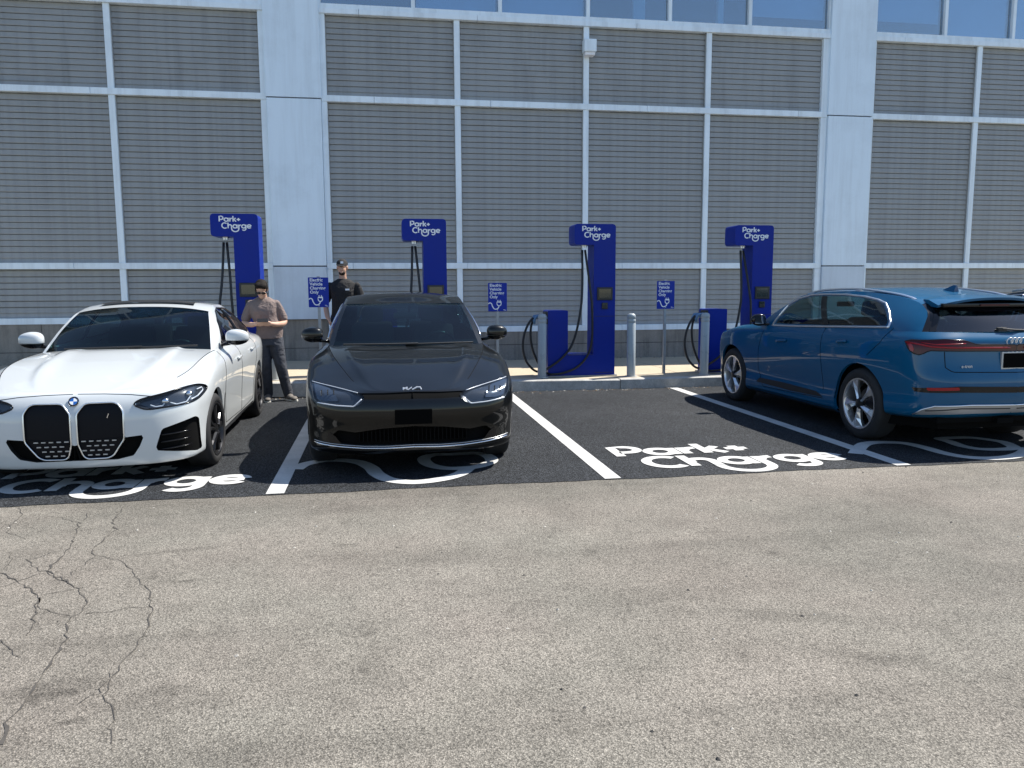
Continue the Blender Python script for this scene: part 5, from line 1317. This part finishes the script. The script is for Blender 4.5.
    # tailgate and door shut lines
    tg = c.pr(c.px([(944.5, 352), (945.5, 368), (953, 372.3), (1009, 372.5)]), 'y'); tg[-1] = (0, tg[-1][1]); seamline(c, tg, 'y', 1, .004)
    seamline(c, side_pts(c, [(822, 327), (821, 350), (822, 390)], .95), r=.004); seamline(c, side_pts(c, [(763, 330), (758.5, 350), (757, 368), (762, 386)], .95), r=.004)
    seamline(c, side_pts(c, [(886, 328), (880, 343), (868, 355)], .95), r=.004); seamline(c, side_pts(c, [(762, 386), (790, 392), (822, 398)], .95), r=.004)
    seamline(c, side_pts(c, [(842, 372), (836, 386), (834, 398)], .95), r=.003)
    for a_ in ([(839, 341.5), (848, 341.2)], [(778, 340.5), (787, 340.5)]): c.trim('door_handle', side_pts(c, a_, .95), 'x', 1, .017, 'paint_blue', off=.016)
    # one bright frame round all side glass
    fr_ = side_pts(c, [(772, 325.2), (779, 316), (788, 305), (800.5, 298.2), (814, 294.8), (826, 294.3), (846, 294.5), (864, 296.6), (875.5, 299.8), (882.5, 303.4), (886, 311), (889, 322), (888, 327.3), (850, 326.8), (800, 326.2)], .83)
    c.trim('window_trim', fr_, 'x', 1, .013, 'satin_alu', closed=True, off=.004, step=.012)
    c.decal('centre_pillar', side_pts(c, [(823.2, 296), (828.8, 296), (829.2, 325), (823.3, 325)], .83), 'x', 1, .004, 'gloss_black')
    # roof rails, fin, spoiler, wiper
    ys = np.linspace(2.35, 4.18, 30); rl = c.rail(ys)
    for sg in (1, -1):
        P = [(sg*(p[0]-.035), p[1], p[2]+.012+.014*math.sin(math.pi*min(1, max(0, (i/29))))**.4-.010*(i/29)**2) for i, p in enumerate(rl)]
        rr_ = c.mb('roof_rail', MB().tube(P, .017, 8, flat=.8), 'satin_alu')
        for k in (1, 15, 28): c.mb('rail_foot', MB().box(P[k][0]-.018, P[k][0]+.018, P[k][1]-.05, P[k][1]+.05, P[k][2]-.05, P[k][2]-.004, .006), 'satin_alu', rr_)
    zt = c.bvh.ray_cast(Vector((0, 3.95, 3)), Vector((0, 0, -1)))[0].z
    c.mb('antenna', MB().add([(-.035, 3.82, zt-.008), (.035, 3.82, zt-.008), (.03, 4.03, zt-.008), (-.03, 4.03, zt-.008), (-.006, 3.99, zt+.062), (.006, 3.99, zt+.062), (.006, 4.03, zt+.058), (-.006, 4.03, zt+.058)], [(0, 3, 2, 1), (0, 1, 5, 4), (1, 2, 6, 5), (2, 3, 7, 6), (3, 0, 4, 7), (4, 5, 6, 7)]), 'paint_blue')
    sp = []; n = 30
    for i in range(n+1):
        x = -.585+1.17*i/n; k = 1-(abs(x)/.585)**2.2
        zt_ = c.bvh.ray_cast(Vector((x*.88, 4.26, 3)), Vector((0, 0, -1)))[0].z
        ye = 4.50+.10*k
        sp += [(x*.93, 4.24, zt_+.004), (x, (4.24+ye)/2, zt_-.002), (x, ye, zt_-.052+.022*k), (x, ye-.006, zt_-.075+.022*k), (x*.97, 4.30, zt_-.060)]
    F = [(i*5+j, (i+1)*5+j, (i+1)*5+j+1, i*5+j+1) for i in range(n) for j in range(4)]+[(0, 1, 2, 3, 4), tuple(n*5+j for j in (4, 3, 2, 1, 0))]
    F = [f[::-1] for f in F]
    c.put('roof_spoiler', sp, F, 'paint_blue', auto=28)
    c.mb('spoiler_underside', MB().box(-.56, .56, 4.30, 4.545, 1.405, 1.442, .01), 'gloss_black')
    wp = c.px([(1000, 329.6), (1012, 330.6), (1030, 331.2)]); w0 = c.mb('rear_wiper', MB().tube([(p[0], p[1]+.02, p[2]+.01) for p in wp], [.02, .014, .010], 8, flat=.6), 'trim_black')
    c.mb('wiper_cap', MB().box(wp[0][0]-.05, wp[0][0]+.045, wp[0][1]-.005, wp[0][1]+.035, wp[0][2]-.018, wp[0][2]+.022, .008), 'trim_black', w0)
    ys_ = np.linspace(4.32, c.top[c.uc[11]][1], 30); Er = c.rail(ys_); tt = np.linspace(0, 1, 30); kk = np.linspace(0, 1, 3)
    Cr = np.stack([0*tt, pchip(kk, [4.40, 4.60, 4.765], tt), pchip(kk, [1.485, 1.33, 1.175], tt)], 1)
    for a_, b_, t0_, t1_ in ((0, 13, 0.0, .93), (12, 30, .86, .93)):
        for sg in ((1,) if t0_ == 0 else (1, -1)):
            V, F = c.sect('', Cr[a_:b_], Er[a_:b_], None, nt=14, t0=t0_, t1=t1_, both=(t0_ == 0), add=False, build=False, off=.004); V = [(p[0]*sg, p[1]+.003, p[2]) for p in V]
            c.put('glass_border', V, F if sg > 0 else [f[::-1] for f in F], 'gloss_black')
    c.mb('brake_lamp', MB().box(-.16, .16, 4.545, 4.556, 1.415, 1.432), 'lamp_red_dark')
    for y in (af, ar): wheel_house(c, y, .385, .435, .56, .85); arch_lip(c, y, .385, .425, 'paint_blue')
    c.decal('sill_trim', [(1.36, .205), (3.36, .205), (3.36, .265), (1.36, .265)], 'x', 1, .004, 'trim_black', step=.04)
    c.decal('door_blade', [(1.62, .36), (2.5, .345), (3.2, .36), (3.05, .41), (2.3, .425), (1.7, .42)], 'x', 1, .004, 'trim_black', step=.03)
    mirrors(c, .90, 1.74, 1.185, .20, .15, .17, 'gloss_black', 'gloss_black', (.855, 1.78, 1.13))
    interior(c, 1.55, 4.5, .76, floor=.42, dash_z=1.05, front=-.37, seat_y=(2.65, 3.5), top=1.47)
    c.mb('inner_mirror', MB().box(-.12, .12, 2.10, 2.13, 1.36, 1.425, .012), 'plastic_black')
    c.mb('rear_shadow_panel', MB().box(-.70, .70, 4.62, 4.72, .30, .36, .01), 'void_black', smooth=False); c.mb('tow_eye', MB().box(-.09, .09, 4.70, 4.78, .29, .345, .008), 'void_black', smooth=False)  # black panel added as painted shadow below the rear bumper; tow eye beside it
    hl = [(.55, .78), (.74, .80), (.86, .84), (.88, .90), (.72, .885), (.55, .86)]; c.decal('headlight', hl, 'y', -1, .006, 'lamp_white')
    c.decal('front_grille', [(-.42, .45), (.42, .45), (.50, .62), (.42, .82), (-.42, .82), (-.50, .62)], 'y', -1, .006, 'gloss_black', both=False)
    underbody(c, [(-.84, .2), (.84, .2), (.84, 4.65), (-.84, 4.65)], .22, .32)
    add_wheels(c, wheel('wheel', .378, .255, .268, 'blade', ('rim_silver', 'rim_dark')), .378, .815, af, ar)
    return c
def build_far():
    """dark SUV beyond the blue one: only its roof and rear corner show"""
    L, af, ar = 4.90, 0.905, 3.833
    c = Car('parked_car', L, (8.75, 8.95), math.pi+R_(0.6), 'paint_black', 'black SUV mostly hidden behind the blue one, its roof showing at the right edge')
    suv_shell(c, af, ar)
    dl = [(1.95, 1.17), (2.6, 1.17), (2.6, 1.50), (2.42, 1.49), (2.2, 1.40)]; dr = [(2.68, 1.17), (3.95, 1.20), (3.9, 1.38), (3.7, 1.48), (3.2, 1.515), (2.68, 1.51)]
    suv_green(c, dl, dr, sidemats=['dark_glass', 'dark_glass'])
    for y in (af, ar): c.hole(arch(c, y, .385, .425), 'x', 1)
    c.shell_out({})
    for d in c.D: c.trim('window_trim', d, 'x', 1, .010, 'chrome', closed=True, off=.003)
    ys = np.linspace(2.35, 4.18, 30); rl = c.rail(ys)
    for sg in (1, -1): c.mb('roof_rail', MB().tube([(sg*(p[0]-.035), p[1], p[2]+.03) for p in rl], .016, 8), 'satin_alu')
    c.decal('tail_light', [(.55, 1.0), (.80, 1.0), (.86, 1.05), (.80, 1.10), (.55, 1.08)], 'y', 1, .008, 'lamp_red_dark')
    for y in (af, ar): wheel_house(c, y, .385, .435, .56, .94)
    mirrors(c, .90, 1.74, 1.185, .20, .15, .17, 'paint_black', 'gloss_black', (.855, 1.78, 1.13))
    interior(c, 1.55, 4.5, .76, floor=.42, dash_z=1.05, front=-.37, seat_y=(2.65, 3.5), top=1.47)
    underbody(c, [(-.84, .2), (.84, .2), (.84, 4.65), (-.84, 4.65)], .22, .32)
    add_wheels(c, wheel('wheel', .378, .255, .268, 'twin', ('rim_silver', 'rim_dark')), .378, .815, af, ar)
white = build_white(); dark = build_dark(); blue = build_blue(); build_far()

# ------------------------------------------------------------------ people
simple('skin', (0.50, 0.30, 0.21), 0.5, var=0.06, scale=12)
simple('hair', (0.010, 0.007, 0.005), 0.75, spec=0.2, var=0.3, scale=40, bump=0.6, bscale=140)
simple('cloth_taupe', (0.185, 0.140, 0.125), 0.9, var=0.10, scale=7, bump=0.9, bscale=9, bd=0.04)
simple('denim_grey', (0.040, 0.044, 0.055), 0.9, var=0.30, scale=6, bump=0.9, bscale=10, bd=0.04)
simple('cloth_black', (0.012, 0.012, 0.013), 0.85, var=0.2, scale=6, bump=0.9, bscale=9, bd=0.04)
simple('denim_navy', (0.02, 0.03, 0.06), 0.9, var=0.2, scale=6, bump=0.4, bscale=18)
simple('shoe', (0.13, 0.115, 0.10), 0.8, var=0.2, scale=14)
simple('sole', (0.55, 0.54, 0.50), 0.7)
def fused(name, mb, mat, parent, voxel=0.008, smooth=5):
    """fuse overlapping closed solids into one continuous skin"""
    me = mesh_data(name, mb.V, mb.F); o = obj(name, me)
    m = o.modifiers.new('r', 'REMESH'); m.mode = 'VOXEL'; m.voxel_size = voxel
    k = o.modifiers.new('s', 'SMOOTH'); k.iterations = smooth; k.factor = 0.5
    dg = bpy.context.evaluated_depsgraph_get(); dg.update(); new_me = bpy.data.meshes.new_from_object(o.evaluated_get(dg))
    bpy.data.objects.remove(o); bpy.data.meshes.remove(me)
    new_me.materials.clear(); new_me.materials.append(MATS[mat]); new_me.polygons.foreach_set('use_smooth', [True]*len(new_me.polygons))
    new_me.name = name
    return obj(name, new_me, parent)
def limb(mb, pts, rad, n=14):
    P = spline(pts, 5); R2 = np.interp(np.linspace(0, len(pts)-1, len(P)), np.arange(len(pts)), rad)
    mb.tube(P, list(R2), n)
    for p, r in ((P[0], R2[0]), (P[-1], R2[-1])): mb.add(*ellipsoid(p, (r, r, r), 12, 8))
def torso(mb, secs, n=24):
    """elliptic sections (x, y, z, rx, ry)"""
    S2 = spline(secs, 6); V = []; F = []
    for x, y, z, rx, ry in S2:
        for k in range(n):
            a = 2*math.pi*k/n; V.append((x+rx*np.sign(math.cos(a))*abs(math.cos(a))**.85, y+ry*np.sign(math.sin(a))*abs(math.sin(a))**.9, z))
    m = len(S2)
    for i in range(m-1):
        for k in range(n): F.append((i*n+k, i*n+(k+1) % n, (i+1)*n+(k+1) % n, (i+1)*n+k))
    F.append(tuple(range(n-1, -1, -1))); F.append(tuple((m-1)*n+k for k in range(n))); mb.add(V, F)
def rotx(p, c, a):
    y, z = p[1]-c[1], p[2]-c[2]; return (p[0], c[1]+y*math.cos(a)-z*math.sin(a), c[2]+y*math.sin(a)+z*math.cos(a))
def head_parts(c, tilt, s=1.0):
    """face towards -y; c = centre of skull. returns fn to place points"""
    def T(p): return rotx((c[0]+p[0]*s, c[1]+p[1]*s, c[2]+p[2]*s), (c[0], c[1]+.02, c[2]-.10), tilt)
    return T
def add_head(mb, T):
    def ell(cc, rr, f=None): V, F = ellipsoid(cc, rr, 20, 14, f); mb.add([T(v) for v in V], F)
    ell((0, .01, .035), (.075, .095, .085)); ell((0, -.012, -.035), (.062, .078, .082)); ell((0, -.035, -.088), (.040, .045, .030))
    ell((0, -.097, -.018), (.013, .018, .030)); ell((0, -.106, -.036), (.016, .014, .012))
    ell((.030, -.080, .012), (.022, .014, .010)); ell((-.030, -.080, .012), (.022, .014, .010))
    ell((0, -.083, -.068), (.026, .013, .008)); ell((0, -.085, -.080), (.022, .012, .007))
    for sg in (1, -1): ell((sg*.078, .012, -.008), (.010, .022, .034))
def hand(mb, wrist, palm_dir, side_dir, nrm, curl, s=1.0):
    """palm and five fingers; palm_dir = wrist to knuckles, side_dir = towards the thumb, nrm = back to palm"""
    w, d, sd, nn = (Vector(v) for v in (wrist, palm_dir, side_dir, nrm)); d.normalize(); sd.normalize(); nn.normalize()
    for t in (-.028, -.009, .010, .028): limb(mb, [tuple(w+sd*t*.6), tuple(w+d*.045*s+sd*t), tuple(w+d*.09*s+sd*t)], [.018, .017, .013], 8)
    for t, ln in ((.030, .070), (.010, .082), (-.010, .076), (-.029, .060)):
        b = w+d*.085*s+sd*t; a1 = curl; q1 = b+(d*math.cos(a1)+nn*math.sin(a1))*ln*.48; a2 = curl*2.1; q2 = q1+(d*math.cos(a2)+nn*math.sin(a2))*ln*.52
        limb(mb, [tuple(b), tuple(q1), tuple(q2)], [.0105, .0098, .0082], 8)
    b = w+d*.03+sd*.03; q1 = b+(d*.6+sd*.7+nn*.35).normalized()*.042; q2 = q1+(d*.9+nn*.45-sd*.05).normalized()*.034
    limb(mb, [tuple(b), tuple(q1), tuple(q2)], [.0135, .0115, .0095], 8)
def person(loc, rz, label, H, pose):
    r = empty('person', loc, label, 'person', None, rz); r.scale = (H/1.80,)*3
    p = pose; body = MB()
    # body: trunk, limbs, neck and head fused
    torso(body, [(0, 0, .86, .15, .105), (p['hx']*.5, 0, 1.0, .155, .105), (p['sx']*.6, 0, 1.12, .140, .10), (p['sx'], 0, 1.30, .165, .112), (p['sx'], .005, 1.42, .155, .09), (p['sx'], .01, 1.47, .075, .06)])
    nk = Vector((p['sx'], .012, 1.44)); hc = Vector(p['head'])
    limb(body, [tuple(nk), tuple(nk*.45+hc*.55-Vector((0, 0, .035))), tuple(hc-Vector((0, -.01, .05)))], [.062, .056, .055])
    T = head_parts(hc, p['tilt']); add_head(body, T)
    for L_ in p['legs']: limb(body, L_, [.088, .072, .055, .050, .042], 14)
    for A_, hnd in zip(p['arms'], p['hands']):
        A_ = [(A_[0][0]*.96, A_[0][1], A_[0][2]-.03)]+list(A_[1:])
        limb(body, A_, [.042, .042, .038, .028], 12); hand(body, *hnd)
    fused('body', body, 'skin', r, .0065, 3)
    sh = MB()
    torso(sh, [(p['hx'], 0, .895, .185, .135), (p['hx'], 0, .93, .188, .138), (p['hx']*.5, -.005, 1.05, .180, .132), (p['sx']*.8, -.008, 1.18, .178, .130), (p['sx'], -.004, 1.31, .186, .134), (p['sx'], .004, 1.40, .195, .108), (p['sx'], .008, 1.435, .155, .095), (p['sx'], .012, 1.462, .110, .082), (p['sx'], .012, 1.482, .075, .066)])
    for A_ in p['arms']:
        a, b = np.array(A_[0]), np.array(A_[1]); e = a+(b-a)*.80
        limb(sh, [tuple(a+np.array((0, 0, -.014))), tuple(a+(b-a)*.35), tuple(e)], [.060, .064, .067], 16)
    shirt = fused('shirt', sh, p['shirt'], r, .009, 3)
    tr = MB(); torso(tr, [(p['hx']*.3, 0, .80, .172, .128), (p['hx']*.6, 0, .90, .172, .125), (p['hx'], 0, .97, .165, .118)])
    for L_ in p['legs']: limb(tr, [L_[0], L_[1], L_[2], L_[3], (L_[4][0], L_[4][1]+.005, L_[4][2]+.02)], [.108, .094, .080, .074, .070], 16)
    fused('trousers', tr, p['jeans'], r, .010, 3)
    for L_ in p['legs']:
        f = np.array(L_[4]); s_ = MB(); k = p['toe'] if f[0] > 0.1 else 0.0
        d = np.array((math.sin(k), -math.cos(k)))
        s_.add(*ellipsoid((f[0]+d[0]*.05, f[1]+d[1]*.05, .052), (.052, .075, .050), 16, 10)); s_.add(*ellipsoid((f[0]+d[0]*.15, f[1]+d[1]*.15, .040), (.050, .080, .036), 16, 10)); s_.add(*ellipsoid((f[0]-d[0]*.03, f[1]-d[1]*.03, .055), (.042, .055, .055), 16, 10))
        shoe = fused('shoe', s_, 'shoe', r, .008, 3)
        q = MB().prism([(f[0]+d[0]*t+d[1]*w_*-1, f[1]+d[1]*t+d[0]*w_) for t, w_ in ((-.085, .0), (-.06, .035), (.0, .042), (.12, .050), (.19, .040), (.225, .0), (.19, -.040), (.12, -.050), (.0, -.042), (-.06, -.035))], 'z', 0.0, .024, .004); q.build('sole', 'sole', shoe)
    hr = MB()
    def ellh(cc, rr): V, F = ellipsoid(cc, rr, 18, 12); hr.add([T(v) for v in V], F)
    if p['cap']:
        ellh((0, .055, -.005), (.070, .055, .060))
        fused('hair', hr, 'hair', r, .008, 2)
        cp = MB(); V, F = ellipsoid((0, .012, .045), (.088, .108, .085), 24, 16); V = [v if v[2] > .035 else (v[0], v[1], .035) for v in V]; cp.add([T(v) for v in V], F)
        cap = fused('cap', cp, 'cloth_black', r, .007, 2)
        n_ = 14; bv = []
        for i in range(n_+1):
            a = math.pi*i/n_; 
            for k in (0, 1):
                for zz in (.038, .046): bv.append(T((math.cos(a)*(.080 if k == 0 else .074), -.055-math.sin(a)*(.03 if k == 0 else .115), zz-.012*k*math.sin(a))))
        bf = []
        for i in range(n_): a = i*4; bf += [(a, a+2, a+6, a+4), (a+1, a+5, a+7, a+3), (a+2, a+3, a+7, a+6), (a, a+4, a+5, a+1)]
        MB().add(bv, bf).build('visor', 'cloth_black', cap)
        MB().add([T(v) for v in ((-.008, -.101, .062), (.034, -.096, .062), (.034, -.088, .094), (-.008, -.093, .094), )], [(0, 1, 2, 3)]).build('cap_patch', 'vinyl_white', cap)
        bd = MB(); V, F = ellipsoid((0, -.045, -.085), (.050, .050, .034), 16, 10); bd.add([T(v) for v in V], F); fused('beard', bd, 'hair', r, .008, 2)
    else:
        ellh((0, .022, .062), (.086, .098, .078)); ellh((0, .055, .0), (.080, .062, .075)); ellh((.018, -.045, .105), (.062, .052, .032)); ellh((-.03, -.035, .105), (.055, .05, .032)); ellh((.05, -.06, .088), (.03, .035, .026))
        for sg in (1, -1): ellh((sg*.070, .012, .02), (.018, .045, .045))
        fused('hair', hr, 'hair', r, .007, 1)
        g = MB()
        for sg in (1, -1):
            V, F = ellipsoid((sg*.034, -.094, .010), (.030, .008, .021), 16, 10); g.add([T(v) for v in V], F)
        g.tube([T((-.034, -.098, .016)), T((0, -.104, .016)), T((.034, -.098, .016))], .004, 6)
        for sg in (1, -1): g.tube([T((sg*.062, -.088, .014)), T((sg*.082, -.03, .012)), T((sg*.082, .02, .006))], .0035, 6)
        tag(g.build('sunglasses', 'gloss_black', r, smooth=True))
    return r, shirt
leg = lambda hip, knee, ank: [hip, tuple(np.array(hip)*.5+np.array(knee)*.5), knee, tuple(np.array(knee)*.55+np.array(ank)*.45), ank]
p1x, p1y = -1.63, 11.66
p1, _ = person((p1x, p1y, 0.004), R_(4), 'man in a grey T-shirt and dark jeans, looking down at his phone', 1.83, dict(
    hx=-.03, sx=-.085, head=(-.095, -.055, 1.615), tilt=R_(37), legs=[leg((-.115, 0, .88), (-.085, -.03, .50), (-.075, .02, .085)), leg((.06, 0, .88), (.12, -.05, .50), (.20, .0, .085))],
    arms=[[(-.255, 0, 1.395), (-.35, .02, 1.135), (-.25, -.16, 1.10), (-.165, -.262, 1.115)], [(.085, 0, 1.395), (.19, .02, 1.135), (.10, -.16, 1.10), (.01, -.262, 1.115)]],
    hands=[((-.165, -.262, 1.115), (1, -.25, .12), (0, -.5, .9), (.2, 1, -.1), .55), ((.01, -.262, 1.115), (-1, -.25, .12), (0, -.5, .9), (-.2, 1, -.1), .55)],
    shirt='cloth_taupe', jeans='denim_grey', cap=False, toe=R_(35)))
ph = empty('mobile_phone', (0, 0, 0), 'dark mobile phone held in both hands by the man in grey', 'phone')
ph.location = p1.matrix_basis @ Vector((-.078, -.335, 1.165)); ph.rotation_euler = (R_(-52), 0, R_(4))
MB().box(-.075, .075, -.004, .004, -.036, .036, .0035).build('case', 'plastic_black', ph); MB().box(-.070, .070, .0042, .0048, -.032, .032).build('display', 'screen', ph)
p2p = px_plane(343.5, 300, 12.98)
p2, sh2 = person((p2p[0], 12.98, WALK_Z+rise(p2p[0])+.004), R_(-6), 'man in a black T-shirt and cap standing behind the dark car', 1.90, dict(
    hx=0.0, sx=0.0, head=(0.0, -.02, 1.655), tilt=R_(4), legs=[leg((-.10, 0, .88), (-.12, -.02, .48), (-.13, .02, .085)), leg((.10, 0, .88), (.12, -.02, .48), (.14, .02, .085))],
    arms=[[(-.205, .01, 1.385), (-.275, .04, 1.12), (-.245, -.06, .93), (-.215, -.105, .875)], [(.205, .01, 1.385), (.285, .04, 1.12), (.27, -.05, .93), (.235, -.09, .86)]],
    hands=[((-.215, -.105, .875), (.25, -.15, -1), (.1, -1, .1), (1, .2, .2), .35), ((.235, -.09, .86), (-.25, -.15, -1), (-.1, -1, .1), (-1, .2, .2), .35)],
    shirt='cloth_black', jeans='denim_navy', cap=True, toe=0))
MB().box(.055, .115, -.150, -.146, 1.305, 1.33).build('chest_print', 'vinyl_white', p2)
